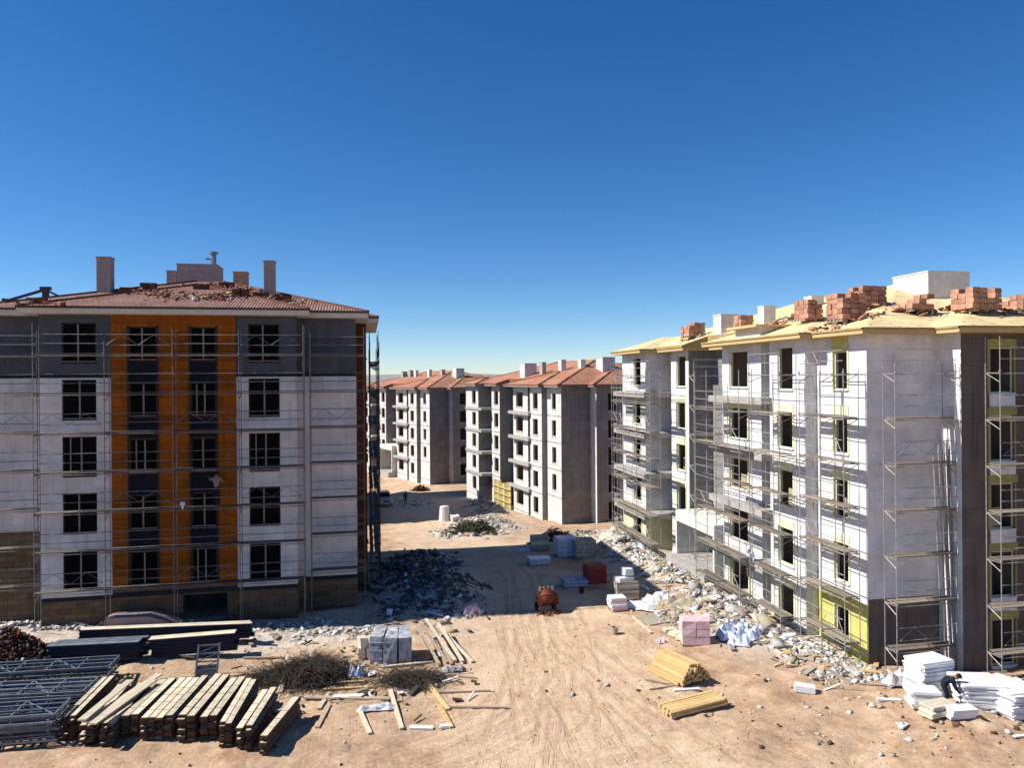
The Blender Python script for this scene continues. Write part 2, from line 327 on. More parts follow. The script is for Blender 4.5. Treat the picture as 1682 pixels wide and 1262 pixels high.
# ------------------------------------------------------------------ ground sheet
def build_ground():
    def axis(parts):
        out = []
        for a, b, s in parts: out += list(np.arange(a, b - 1e-6, s))
        return out
    def grow(start, end, s0, k=1.35):
        o = []; p = start; s = s0
        while abs(p - start) < abs(end - start): p += s if end > start else -s; s *= k; o.append(p)
        return o
    xs = sorted(grow(-24, -2500, 1)) + axis([(-24, -3, .2), (-3, 17, .11), (17, 34, .2)]) + [34] + grow(34, 2500, 1)
    ys = sorted(grow(17, -300, 1)) + axis([(17, 46, .12), (46, 64, .25), (64, 140, .7)]) + [140] + grow(140, 5000, 2)
    xs, ys = np.array(xs), np.array(ys); X, Y = np.meshgrid(xs, ys); Z = _gz(X, Y)
    far = sstep(600, 2500, np.hypot(X, Y)); Z = Z + far * 0
    # tyre tracks pressed into the earth
    tracks = []
    def trk(pts, wid=.11, dep=.04, gauge=1.7):
        P = [G(*p) for p in pts]
        for sgn in (-.5, .5):
            L = []
            for i in range(len(P)):
                a = P[max(0, i - 1)]; b = P[min(len(P) - 1, i + 1)]; t = (b - a).normalized(); n = Vector((-t.y, t.x, 0))
                L.append(P[i] + n * gauge * sgn)
            tracks.append((L, wid, dep))
    trk([(905, 1262), (888, 1180), (872, 1110), (862, 1050), (858, 1005), (850, 950), (800, 900)])
    trk([(1010, 1262), (965, 1180), (915, 1110), (880, 1050), (868, 1005), (862, 950)])
    trk([(830, 1262), (850, 1180), (868, 1110), (880, 1050), (880, 1000), (860, 940)])
    trk([(1180, 1262), (1080, 1190), (990, 1120), (930, 1060), (905, 1005)])
    trk([(560, 1262), (700, 1225), (820, 1170), (880, 1110), (890, 1050), (885, 1005)])
    trk([(640, 1262), (760, 1228), (850, 1190), (910, 1130), (915, 1060), (900, 1005)], dep=.04)
    trk([(780, 1262), (860, 1225), (930, 1180), (960, 1120), (945, 1060), (930, 1005)], dep=.035)
    trk([(1300, 1262), (1180, 1205), (1060, 1140), (960, 1070), (925, 1010)], dep=.035)
    trk([(940, 1262), (945, 1180), (935, 1110), (920, 1050), (910, 1005)], dep=.035)
    trk([(1682, 1230), (1500, 1215), (1300, 1200), (1130, 1215), (980, 1262)], dep=.05)
    for pts in ([(870, 1262), (880, 1190), (892, 1120), (888, 1060), (876, 1005)], [(1090, 1262), (1020, 1190), (950, 1120), (900, 1060), (880, 1005)], [(720, 1262), (820, 1215), (900, 1150), (925, 1090), (905, 1030), (885, 1000)],
                [(470, 1262), (640, 1240), (790, 1200), (860, 1140), (870, 1080), (850, 1010)], [(980, 1262), (930, 1190), (890, 1120), (855, 1060), (835, 1005)], [(1400, 1262), (1250, 1225), (1120, 1180), (1010, 1110), (950, 1050)], [(600, 1262), (740, 1218), (850, 1150), (890, 1090)]):
        trk(pts, dep=.015)
    sub = (X > -6) & (X < 24) & (Y > 18) & (Y < 56); xi = X[sub]; yi = Y[sub]; dz = np.zeros_like(xi); tr = np.zeros_like(xi); D_ = np.full_like(xi, 9.0); S_ = np.zeros_like(xi)
    for L, wid, dep in tracks:
        d = np.full_like(xi, 1e9); s = np.zeros_like(xi); acc = 0
        for a, b in zip(L, L[1:]):
            ab = np.array([b.x - a.x, b.y - a.y]); l2 = ab @ ab + 1e-9
            t = np.clip(((xi - a.x) * ab[0] + (yi - a.y) * ab[1]) / l2, 0, 1)
            dd = np.hypot(xi - a.x - t * ab[0], yi - a.y - t * ab[1]); m = dd < d; d[m] = dd[m]; s[m] = acc + t[m] * math.sqrt(l2); acc += math.sqrt(l2)
        nr = d < D_; D_[nr] = d[nr]; S_[nr] = s[nr]
        g = np.exp(-(d / wid) ** 2); rim = np.exp(-((d - 1.9 * wid) / (wid * .6)) ** 2)
        fade = .55 + .9 * vn(s * .8, s * 0, 9)
        dz += (-g * dep * 1.0 + rim * dep * .45) * fade; tr = np.maximum(tr, g * fade)
    Z[sub] += dz * .7; T = np.zeros_like(X); T[sub] = tr; TD = np.full_like(X, 9.0); TD[sub] = D_; TS = np.zeros_like(X); TS[sub] = S_
    ca_, cb_ = G(985, 1240), G(865, 1010); xc = ca_.x + (cb_.x - ca_.x) * (Y - ca_.y) / (cb_.y - ca_.y); xc = np.where(Y > 48, 7.5, xc)
    ROAD = sstep(6.2, 3.2, np.abs(X - xc) + 2.2 * vn(X * .3, Y * .3, 31) + 1.0 * vn(X * 1.1, Y * 1.1, 32))
    ny, nx = X.shape
    V = np.stack([X, Y, Z], -1).reshape(-1, 3)
    idx = np.arange(nx * ny).reshape(ny, nx)
    Fc = np.stack([idx[:-1, :-1], idx[:-1, 1:], idx[1:, 1:], idx[1:, :-1]], -1).reshape(-1, 4)
    me = bpy.data.meshes.new('ground'); me.vertices.add(len(V)); me.vertices.foreach_set('co', V.ravel())
    me.loops.add(Fc.size); me.loops.foreach_set('vertex_index', Fc.ravel()); me.polygons.add(len(Fc))
    me.polygons.foreach_set('loop_start', np.arange(0, Fc.size, 4)); me.polygons.foreach_set('use_smooth', np.ones(len(Fc), bool))
    me.update(calc_edges=True)
    # dust mask: plaster and concrete dust trodden in beside the buildings and in the mounds
    dust = np.zeros_like(X)
    for mx, my, rx, ry, h in MOUNDS:
        d = ((X - mx) / (rx * 1.25)) ** 2 + ((Y - my) / (ry * 1.25)) ** 2; dust = np.maximum(dust, np.exp(-d) * (0.0 if (mx, my) in ((-19.5, 34.5), (1.0, 36.0), (21, 22.5)) else 1))
    dust = np.maximum(dust, sstep(14.5, 18.5, X) * sstep(27, 32, Y) * sstep(62, 56, Y))
    dust = np.maximum(dust, sstep(2, -3, X) * sstep(34.2, 36.6, Y) * sstep(60, 50, Y) * 1.0)
    at = me.attributes.new('dust', 'FLOAT', 'POINT'); at.data.foreach_set('value', dust.ravel())
    for nm_, arr in (('tdist', TD), ('tlen', TS), ('road', ROAD)):
        at = me.attributes.new(nm_, 'FLOAT', 'POINT'); at.data.foreach_set('value', arr.ravel())
    at = me.attributes.new('track', 'FLOAT', 'POINT'); at.data.foreach_set('value', T.ravel())
    m, nt, b = newmat('site_earth'); b.inputs['Roughness'].default_value = .95; b.inputs['Specular IOR Level'].default_value = .1
    ge = N(nt, 'ShaderNodeNewGeometry').outputs['Position']
    n1 = ramp(nt, noise(nt, ge, .16, 7, .62), [(.38, 0.0), (.62, 1.0)]); n2 = ramp(nt, noise(nt, ge, .9, 6, .65), [(.35, 0.0), (.7, 1.0)])
    n3 = ramp(nt, noise(nt, ge, 7, 5, .75), [(.35, .72), (.68, 1.14)])
    c = mixc(nt, n1, (.55, .385, .245), (.45, .295, .185)); c2 = mixc(nt, n2, c, (.59, .44, .30))
    n2b = ramp(nt, noise(nt, mapping(nt, ge, (1, 1, 1), loc=(9, 4, 0)), .5, 7, .7), [(.54, 0.0), (.66, .75)]); c2 = mixc(nt, n2b, c2, (.38, .22, .145))
    rd = N(nt, 'ShaderNodeAttribute', attribute_name='road').outputs['Fac']
    offroad = mixc(nt, ramp(nt, noise(nt, ge, .45, 7, .7), [(.35, 0.0), (.65, 1.0)]), (.74, .69, .67), (.95, .93, .93)); lane = mixc(nt, rd, offroad, (1.06, 1.08, 1.10)); c2 = mixc(nt, 1.0, c2, lane, 'MULTIPLY')
    a1 = N(nt, 'ShaderNodeAttribute', attribute_name='dust'); dn = N(nt, 'ShaderNodeMath', operation='MULTIPLY')
    nt.links.new(a1.outputs['Fac'], dn.inputs[0]); nt.links.new(ramp(nt, noise(nt, ge, 1.7, 6, .7), [(.36, .15), (.6, 1.0)]), dn.inputs[1])
    c3 = mixc(nt, dn.outputs[0], c2, (.56, .52, .46))
    a2 = N(nt, 'ShaderNodeAttribute', attribute_name='track'); tm = N(nt, 'ShaderNodeMath', operation='MULTIPLY'); nt.links.new(a2.outputs['Fac'], tm.inputs[0]); tm.inputs[1].default_value = .55; tm.use_clamp = True
    c4 = mixc(nt, tm.outputs[0], c3, (.44, .30, .20))
    td = N(nt, 'ShaderNodeAttribute', attribute_name='tdist').outputs['Fac']; tl = N(nt, 'ShaderNodeAttribute', attribute_name='tlen').outputs['Fac']
    c4 = mixc(nt, 1.0, c4, (1, 1, 1), 'MULTIPLY')
    ln_ = ramp(nt, td, [(.0, .35), (.055, .1), (.085, 1.0), (.11, .15), (.15, 0.0)]); brk = ramp(nt, noise(nt, ge, 1.1, 4, .6), [(.42, 0.0), (.6, 1.0)])
    lm = N(nt, 'ShaderNodeMath', operation='MULTIPLY'); nt.links.new(ln_, lm.inputs[0]); nt.links.new(brk, lm.inputs[1])
    tw = N(nt, 'ShaderNodeMath', operation='SINE'); t9 = N(nt, 'ShaderNodeMath', operation='MULTIPLY'); nt.links.new(tl, t9.inputs[0]); t9.inputs[1].default_value = 48; nt.links.new(t9.outputs[0], tw.inputs[0])
    l2 = N(nt, 'ShaderNodeMath', operation='MULTIPLY'); nt.links.new(lm.outputs[0], l2.inputs[0]); l2.inputs[1].default_value = .5
    c4 = mixc(nt, l2.outputs[0], c4, (.27, .175, .11))
    c5 = mixc(nt, 1.0, c4, n3, 'MULTIPLY'); nt.links.new(c5, b.inputs['Base Color'])
    hb = N(nt, 'ShaderNodeMath', operation='MULTIPLY_ADD'); nt.links.new(noise(nt, ge, 9, 6, .7), hb.inputs[0]); hb.inputs[1].default_value = 1.0
    st = noise(nt, mapping(nt, ge, (5.5, .22, 1), rot=(0, 0, math.radians(5))), 1.5, 5, .6); sa_ = N(nt, 'ShaderNodeMath', operation='SUBTRACT'); nt.links.new(st, sa_.inputs[0]); nt.links.new(lm.outputs[0], sa_.inputs[1]); nt.links.new(sa_.outputs[0], hb.inputs[2])
    bump(nt, b, hb.outputs[0], .5, .045)
    me.materials.append(m)
    o = bpy.data.objects.new('ground', me); col.objects.link(o); tag(o, kind='structure', label='bare sandy earth of the building site with tyre tracks')
build_ground()
# low far hills on the horizon
mb = MB(); n = 140
prev = None
for i in range(n + 1):
    a = math.radians(-60 + 150 * i / n); R = 3800
    h = 18 + 26 * (float(vn(np.array([i * .11]), np.array([0.]), 21)[0]) + .5) + 10 * float(vn(np.array([i * .5]), np.array([3.]), 22)[0])
    d = Vector((math.sin(a), math.cos(a), 0))
    cur = (d * (R - 500) + Vector((0, 0, -7)), d * R + Vector((0, 0, h)), d * (R + 900) + Vector((0, 0, -7)))
    if prev: mb.quad(prev[0], cur[0], cur[1], prev[1]); mb.quad(prev[1], cur[1], cur[2], prev[2])
    prev = cur
tag(mb.build('hills', basic('far_hill', (.30, .27, .26), (.24, .22, .21), scale=.01)), kind='structure')

# ------------------------------------------------------------------ apartment blocks
W = 18.7
PROF_LONG = [('P', 0, 3.6, 0.0), ('Q', 3.6, 6.75, -.6), ('D', 6.75, 8.2, .9), ('R', 8.2, 12.6, -.25), ('H', 12.6, 18.5, 2.0),
             ('Q2', 18.5, 21.4, .3), ('D2', 21.4, 23.0, 1.3), ('R2', 23.0, 28.0, -1.0)]
PROF_SHORT = PROF_LONG[:4] + [('H', 12.6, 17.0, 1.2)]
class Block:
    def __init__(s, O, th, mir, wt, base, L, prof, eave, name, label, group):
        s.O = Vector((O[0], O[1], 0)); s.th = th; s.mir = mir; s.wt = wt + CAMZ; s.base = base; s.L = L; s.prof = prof; s.eb = s.wt + eave
        s.U = Vector((math.cos(th), math.sin(th), 0)) * mir; s.V = Vector((-math.sin(th), math.cos(th), 0))
        s.root = empty(name, s.T(W / 2, L / 2, base), label, 'building', group)
        s.walls = {}
    def T(s, u, v, z): return s.O + s.U * u + s.V * v + Vector((0, 0, z))
    def rows(s, top, h): return [(s.wt + top - 2.9 * k - h, s.wt + top - 2.9 * k) for k in range(5)]
    def wall(s, mb, p0, p1, nrm, bands, ops, th=.25):
        """wall face from p0 to p1 (u,v), outward normal nrm, bands [(z0,z1,mat)], openings [(s0,s1,z0,z1)] with reveals"""
        p0 = Vector(p0); p1 = Vector(p1); d = p1 - p0; Ln = d.length; d = d / Ln; nrm = Vector(nrm)
        ss = sorted({0.0, round(Ln, 4)} | {round(max(0, min(Ln, x)), 4) for o in ops for x in o[:2]})
        zs = sorted({round(b[0], 4) for b in bands} | {round(b[1], 4) for b in bands} | {round(x, 4) for o in ops for x in o[2:4]})
        def P(a, z, off):
            q = p0 + d * a - nrm * off; return s.T(q.x, q.y, z)
        def solid(a, z):
            if a < 0 or a > Ln or z < zs[0] or z > zs[-1]: return True
            return not any(o[0] < a < o[1] and o[2] < z < o[3] for o in ops)
        for i in range(len(ss) - 1):
            a0, a1 = ss[i], ss[i + 1]; am = (a0 + a1) / 2
            for j in range(len(zs) - 1):
                z0, z1 = zs[j], zs[j + 1]; zm = (z0 + z1) / 2
                if not solid(am, zm): continue
                m = next((b[2] for b in bands if b[0] <= zm <= b[1]), None)
                if m is None: continue
                k = MI[m]
                mb.quad(P(a0, z0, 0), P(a1, z0, 0), P(a1, z1, 0), P(a0, z1, 0), k)
                mb.quad(P(a0, z0, th), P(a1, z0, th), P(a1, z1, th), P(a0, z1, th), MI['room'])
                if i > 0 and not solid((ss[i - 1] + a0) / 2, zm): mb.quad(P(a0, z0, 0), P(a0, z1, 0), P(a0, z1, th), P(a0, z0, th), k)
                if i < len(ss) - 2 and not solid((ss[i + 2] + a1) / 2, zm): mb.quad(P(a1, z0, 0), P(a1, z1, 0), P(a1, z1, th), P(a1, z0, th), k)
                if j > 0 and not solid(am, (zs[j - 1] + z0) / 2): mb.quad(P(a0, z0, 0), P(a1, z0, 0), P(a1, z0, th), P(a0, z0, th), k)
                if j < len(zs) - 2 and not solid(am, (zs[j + 2] + z1) / 2): mb.quad(P(a0, z1, 0), P(a1, z1, 0), P(a1, z1, th), P(a0, z1, th), k)
    def boxuv(s, mb, u0, u1, v0, v1, z0, z1, m=0):
        mb.hexa([s.T(u0, v0, z0), s.T(u1, v0, z0), s.T(u1, v1, z0), s.T(u0, v1, z0), s.T(u0, v0, z1), s.T(u1, v0, z1), s.T(u1, v1, z1), s.T(u0, v1, z1)], m)
    def ang(s, inward=False): return math.atan2(s.U.y, s.U.x)
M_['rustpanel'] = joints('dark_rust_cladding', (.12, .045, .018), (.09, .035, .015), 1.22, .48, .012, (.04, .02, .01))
MATS = ['rustpanel', 'eps', 'render', 'grey_render', 'orange', 'navy', 'band', 'stone', 'concrete', 'lightcon', 'brownwall', 'room', 'slab', 'yellow', 'paleyellow']
MI = {k: i for i, k in enumerate(MATS)}; ML = [M_[k] for k in MATS]
_wincache = {}
def window_mesh(w_, h, kind, seed):
    """frame around the opening with mullion (and opening sash); local x along the wall, y inwards, origin at bottom left"""
    key = (round(w_, 2), round(h, 2), kind, seed)
    if key in _wincache: return _wincache[key]
    f = MB(); t = .06
    if kind == 'glazed':
        for a, b in (((0, 0, t / 2), (w_, 0, t / 2)), ((0, 0, h - t / 2), (w_, 0, h - t / 2)), ((t / 2, 0, 0), (t / 2, 0, h)), ((w_ - t / 2, 0, 0), (w_ - t / 2, 0, h))):
            f.bar(a, b, t, .07, 0)
        mx = w_ * (.5 + .04 * (seed - 1)); f.bar((mx, -.006, 0), (mx, -.006, h), .045, .075, 1)
        f.bar((.02, -.09, .10), (w_ - .02, -.09, .10), .16, .045, 1)
        if seed == 2: f.bar((w_ * .22, .002, .1), (w_ * .22, .002, h), .035, .06, 1)
        g = MB(); g.box((w_ / 2, .02, h / 2), (w_ - .02, .012, h - .02))
        r = (f.mesh('window', [M_['darkpvc'], M_['pvc']]), g.mesh('pane', M_['glass']))
    else:
        for a, b in (((0, 0, .02), (w_, 0, .02)), ((.02, 0, 0), (.02, 0, h)), ((w_ - .02, 0, 0), (w_ - .02, 0, h)), ((0, 0, h - .02), (w_, 0, h - .02))):
            f.bar(a, b, .04, .08, 0)
        f.bar((-.06, -.08, -.02), (w_ + .06, -.08, -.02), .2, .05, 1)
        r = (f.mesh('window', [M_['paleyellow'] if kind == 'foam' else M_['greytimber'], M_['chimwhite']]), None)
    _wincache[key] = r; return r
def add_window(blk, p0, d, nrm, s0, s1, z0, z1, kind, seed):
    """d along-wall direction, nrm outward normal, both in (u,v)"""
    q = Vector(p0) + Vector(d) * s0 - Vector(nrm) * .10
    loc = blk.T(q.x, q.y, z0); D = blk.U * d[0] + blk.V * d[1]; I = -(blk.U * nrm[0] + blk.V * nrm[1])
    # orient local x to D, local y to inward I; when that pair is left handed start from the other jamb
    if D.cross(I).z < 0:
        q = Vector(p0) + Vector(d) * s1 - Vector(nrm) * .10; loc = blk.T(q.x, q.y, z0); D = -D
    me, pane = window_mesh(s1 - s0, z1 - z0, kind, seed)
    o = place('window', me, blk.root, loc, math.atan2(D.y, D.x))
    if pane: p = bpy.data.objects.new('pane', pane); col.objects.link(p); p.parent = o
    return o
def roof(blk, rects, foot, tan, step, tilemat, fmats, fh=.30):
    """max of hips over rects; cells outside foot are cut away. foot is a list of rects too. Returns height function."""
    def H(u, v):
        return max([0] + [min(u - a, b - u, v - c, d - v) for a, b, c, d in rects]) * tan
    def inside(u, v): return any(a < u < b and c < v < d for a, b, c, d in foot)
    us = sorted({round(x, 3) for r in foot for x in r[:2]}); vs = sorted({round(x, 3) for r in foot for x in r[2:]})
    def refine(l):
        o = []
        for a, b in zip(l, l[1:]):
            k = max(1, round((b - a) / step)); o += [a + (b - a) * i / k for i in range(k)]
        return o + [l[-1]]
    us, vs = refine(us), refine(vs); zt = blk.eb + fh
    rm = MB(); fm = MB(); sm = MB()
    hc = [[H(u, v) for u in us] for v in vs]
    ins = [[inside((us[i] + us[i + 1]) / 2, (vs[j] + vs[j + 1]) / 2) for i in range(len(us) - 1)] for j in range(len(vs) - 1)]
    for j in range(len(vs) - 1):
        for i in range(len(us) - 1):
            if not ins[j][i]: continue
            u0, u1, v0, v1 = us[i], us[i + 1], vs[j], vs[j + 1]; um, vm = (u0 + u1) / 2, (v0 + v1) / 2
            best, side = -1, 0
            for a, b, c, d in rects:
                l = (um - a, b - um, vm - c, d - vm); mn = min(l)
                if mn > best: best, side = mn, l.index(mn)
            if side < 2: uvf = lambda u, v: (v, H(u, v) / tan)
            else: uvf = lambda u, v: (u, H(u, v) / tan)
            C = [(u0, v0, hc[j][i]), (u1, v0, hc[j][i + 1]), (u1, v1, hc[j + 1][i + 1]), (u0, v1, hc[j + 1][i])]
            sg = random.uniform(-.012, .012)
            if abs(C[0][2] - C[2][2]) > abs(C[1][2] - C[3][2]): C = C[1:] + C[:1]
            P = [blk.T(u, v, zt + h) for u, v, h in C]; uvs = [uvf(u, v) for u, v, h in C]
            n = len(rm.v); rm.v += [tuple(p) for p in P]
            for t in ((0, 1, 2), (0, 2, 3)):
                rm.f.append(tuple(n + q for q in t)); rm.m.append(0); rm.uv += [uvs[q] for q in t]
            rm.hasuv = True
            sm.quad(blk.T(u0, v0, blk.eb), blk.T(u1, v0, blk.eb), blk.T(u1, v1, blk.eb), blk.T(u0, v1, blk.eb))
            for di, dj, a, b in ((-1, 0, (u0, v0), (u0, v1)), (1, 0, (u1, v0), (u1, v1)), (0, -1, (u0, v0), (u1, v0)), (0, 1, (u0, v1), (u1, v1))):
                ii, jj = i + di, j + dj
                if 0 <= ii < len(us) - 1 and 0 <= jj < len(vs) - 1 and ins[jj][ii]: continue
                za = zt + H(*a); zb = zt + H(*b); zf = blk.eb + fh * .72
                fm.quad(blk.T(*a, blk.eb), blk.T(*b, blk.eb), blk.T(*b, zf), blk.T(*a, zf), 0)
                o = (di * .05, dj * .05); a2 = (a[0] + o[0], a[1] + o[1]); b2 = (b[0] + o[0], b[1] + o[1])
                fm.quad(blk.T(*a2, zf), blk.T(*b2, zf), blk.T(*b2, zb + .02), blk.T(*a2, za + .02), 1)
                fm.quad(blk.T(*a, zf), blk.T(*b, zf), blk.T(*b2, zf), blk.T(*a2, zf), 1)
                fm.quad(blk.T(*a, za), blk.T(*b, zb), blk.T(*b2, zb + .02), blk.T(*a2, za + .02), 1)
    r = rm.build('roof', tilemat, blk.root)
    WLr = WL[blk.root.name]; WL[r.name] = WLr
    sm.build('soffit', fmats[0], r); fm.build('fascia', fmats, r)
    cap = MB()
    for a, b, c, d in rects:
        half = min(b - a, d - c) / 2
        for cu, cv, su, sv in ((a, c, 1, 1), (b, c, -1, 1), (a, d, 1, -1), (b, d, -1, -1)):
            t = 0.0; st = None
            while t < half - .01:
                u, v = cu + su * t, cv + sv * t; ok = inside(u + su * .01, v + sv * .01) and H(u, v) <= t * tan + .03
                if ok and st is None: st = t
                if (not ok or t + .5 >= half) and st is not None:
                    e = t if not ok else half
                    if e - st > .6: cap.bar(blk.T(cu + su * st, cv + sv * st, zt + st * tan + .02), blk.T(cu + su * e, cv + sv * e, zt + e * tan + .02), .2, .1)
                    st = None
                t += .5
    if fmats[1] is not M_['deck']: cap.build('ridge_cap', M_['claydark'] if tilemat is M_['tile_left'] else tilemat, r)
    blk.H = lambda u, v: zt + H(u, v); blk.roofobj = r
    return r
def roof_pt(blk, px, py):
    """where the ray through a pixel meets the block's roof"""
    r = ray(px, py); t = 15.0
    while t < 220:
        p = r * t + Vector((0, 0, CAMZ)); q = p - blk.O; u = q.dot(blk.U); v = q.dot(blk.V)
        if -2 < u < W + 2 and -3 < v < blk.L + 2 and p.z < blk.H(u, v): return Vector((p.x, p.y, blk.H(u, v))), u, v
        t += .05
    return None
def make_block(blk, style, step=.3):
    L, eb, base = blk.L, blk.eb, blk.base; wt = blk.wt; b0 = base - 1.6
    fin = style; wm = MB()
    FA = 3.1 if fin == 'left' else 3.5
    def sec_bands(n, facing):
        if fin == 'left':
            gl = wt - 2.56; wb = wt - 13.94
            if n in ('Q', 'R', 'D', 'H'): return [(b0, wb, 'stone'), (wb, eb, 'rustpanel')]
            return [(b0, wb - .22, 'stone'), (wb - .22, wb, 'band'), (wb, gl - .25, 'render'), (gl - .25, gl, 'band'), (gl, eb, 'grey_render')]
        if fin == 'right':
            if n == 'P': return [(b0, wt - 11.0, 'yellow'), (wt - 11.0, eb, 'eps')]
            if n == 'A': return [(b0, wt - 10.75, 'brownwall'), (wt - 10.75, eb, 'eps')]
            if n == 'B': return [(b0, eb, 'brownwall')]
            if n in ('Q',): return [(b0, wt - 10.4, 'lightcon'), (wt - 10.4, eb, 'eps')]
            if n in ('R',): return [(b0, wt - 10.4, 'lightcon'), (wt - 10.4, eb, 'eps')]
            if n in ('R2',): return [(b0, wt - 10.8, 'paleyellow'), (wt - 10.8, eb, 'eps')]
            if n in ('Q2',): return [(b0, wt - 10.8, 'lightcon'), (wt - 10.8, eb, 'eps')]
            return [(b0, eb, 'concrete')]
        if n in ('H', 'back'): return [(b0, eb, 'concrete')]
        return [(b0, eb, 'lightcon')] if facing == 'side' else [(b0, eb, 'concrete')]  # lit sides paler, other faces darker: sunlight put into the concrete colour
    wins = []
    kind = {'left': 'glazed', 'right': 'foam', 'raw': 'raw'}[fin]
    OPN = {'P': (1.27, 2.3, 0, 1.75), 'Q': (1.05, 2.4, 0, 1.8), 'D': (.25, 1.15, .1, 2.3), 'R': (1.45, 3.55, 0, 1.75), 'Q2': (.5, 2.0, 0, 1.8), 'D2': (.3, 1.2, .1, 2.3), 'R2': (.6 if blk.L < 26 else 1.0, 1.8 if blk.L < 26 else 2.5, 0, 1.75)}
    for side in (0, 1):
        mu = (lambda u: u) if side == 0 else (lambda u: W - u)
        nx = -1 if side == 0 else 1
        pr = blk.prof
        for i, (n, v0, v1, u) in enumerate(pr):
            ops = []
            if n in OPN:
                a, b, tp, h = OPN[n]
                for k, (z0, z1) in enumerate(blk.rows(tp, h)):
                    if z0 < base + .2: z0 = base + .2
                    if fin == 'raw' and n == 'P' and k == 4: continue
                    if k == 0 and fin == 'right' and n in ('Q', 'R', 'Q2', 'R2'): z1 += .34
                    ops.append((a, b, z0, z1)); 
                    if n[0] != 'D' and (side == 0 or fin == 'left'): wins.append(((mu(u), v0), (0, 1), (nx, 0), a, b, z0, z1, k, n))
            blk.wall(wm, (mu(u), v0), (mu(u), v1), (nx, 0), sec_bands(n, 'side'), ops)
            if i + 1 < len(pr):
                u2 = pr[i + 1][3]; s_ = -1 if u2 < u else 1
                nn = pr[i + 1][0] if u2 < u else n
                bnd = sec_bands(nn, 'return') if pr[i][0] != 'H' and nn != 'H' else [(b0, eb, 'concrete')]
                blk.wall(wm, (mu(min(u, u2)), v1), (mu(max(u, u2)), v1), (0, -1 if u2 < u else 1), bnd, [], th=.05)
    # front
    A = [(b0, eb, 'concrete')]
    bA = sec_bands('A', 'front'); bB = sec_bands('B', 'front')
    for a, b in ((0, FA), (W - FA, W)):
        if fin == 'left' and a > 0:      # stone facing still stops higher on the far corner
            z = wt - 10.75; bnd = [(b0, z, 'stone'), (z, wt - 2.81, 'render'), (wt - 2.81, wt - 2.56, 'band'), (wt - 2.56, eb, 'grey_render')]
        else: bnd = bA
        blk.wall(wm, (a, 0), (b, 0), (0, -1), bnd, [])
    blk.wall(wm, (FA, -1.3), (FA, 0), (-1, 0), sec_bands('P', 'side') if fin != 'right' else [(b0, eb, 'eps')], [])
    blk.wall(wm, (W - FA, -1.3), (W - FA, 0), (1, 0), sec_bands('P', 'side'), [])
    if fin == 'left':
        ops = []
        for a, b in ((3.96, 5.54), (12.95, 14.55)):
            for k, (z0, z1) in enumerate(blk.rows(0, 2.07)):
                ops.append((a - FA, b - FA, z0, z1)); wins.append(((FA, -1.3), (1, 0), (0, -1), a - FA, b - FA, z0, z1, k, 'F'))
        oo = []; gb = (FA, 6.16, 12.23, 15.6)
        left_ops = [o for o in ops if o[1] < 3.06]; right_ops = [(o[0] - 9.13, o[1] - 9.13, o[2], o[3]) for o in ops if o[0] > 9]
        blk.wall(wm, (FA, -1.3), (6.16, -1.3), (0, -1), bB, left_ops)
        blk.wall(wm, (12.23, -1.3), (15.6, -1.3), (0, -1), bB, right_ops)
        ow = []
        for a, b in ((7.16, 8.40), (10.05, 11.37)):
            for k, (z0, z1) in enumerate(blk.rows(-.18, 1.8)):
                ow.append((a - 6.16, b - 6.16, z0, z1)); wins.append(((6.16, -1.38), (1, 0), (0, -1), a - 6.16, b - 6.16, z0, z1, k, 'O'))
        garage = (.5, 2.7, base - .3, wt - 14.15)
        blk.wall(wm, (6.16, -1.38), (12.23, -1.38), (0, -1), [(b0, wt - 14.1, 'stone'), (wt - 14.1, wt - 13.75, 'band'), (wt - 13.75, eb, 'orange')], ow + [garage], th=.33)
        for x, sg in ((6.16, -1), (12.23, 1)): blk.wall(wm, (x, -1.38), (x, -1.3), (sg, 0), [(b0, wt - 14.1, 'stone'), (wt - 14.1, eb, 'orange')], [])
        for a, b in ((7.16, 8.40), (10.05, 11.37)):
            for k in range(4):
                sp = MB(); z1 = wt - .18 - 1.8 - 2.9 * k - .02; z0 = wt - .18 - 2.9 * (k + 1) + .02
                blk.boxuv(sp, a, b, -1.42, -1.385, z0, z1); sp.build('spandrel_panel', M_['navy'], blk.root)
            rv = MB()
            for x in (a - .09, b + .01): blk.boxuv(rv, x, x + .08, -1.43, -1.384, wt - 13.6, wt - .1)
            rv.build('window_trim', M_['darkpvc'], blk.root)
    else:
        ops = []
        cols = ((4.9, 6.1), (12.6, 13.8), (7.9, 9.0), (9.7, 10.8))
        for a, b in cols:
            for k, (z0, z1) in enumerate(blk.rows(.05, 1.95)):
                z0 = max(z0, base + .1); ops.append((a - FA, b - FA, z0, z1)); wins.append(((FA, -1.3), (1, 0), (0, -1), a - FA, b - FA, z0, z1, k, 'F'))
        blk.wall(wm, (FA, -1.3), (W - FA, -1.3), (0, -1), bB, ops)
        if fin == 'right':
            for a, b in cols:
                for k, (z0, z1) in enumerate(blk.rows(.05, 1.95)):
                    sp = MB(); blk.boxuv(sp, a - .02, b + .02, -1.37, -1.305, z0 - .58, z0 - .03); sp.build('foam_panel', M_['eps'], blk.root)
                    sp = MB(); blk.boxuv(sp, a - .12, b + .12, -1.36, -1.304, z1 + .01, z1 + .36)
                    blk.boxuv(sp, a - .12, a - .005, -1.36, -1.304, z0, z1); blk.boxuv(sp, b + .005, b + .05, -1.36, -1.304, z0, z1)
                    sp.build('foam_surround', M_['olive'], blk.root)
    # back
    uL = blk.prof[-1][3]
    blk.wall(wm, (uL, L), (W - uL, L), (0, 1), sec_bands('back', 'back'), [])
    wo_ = wm.build('wall', ML, blk.root)
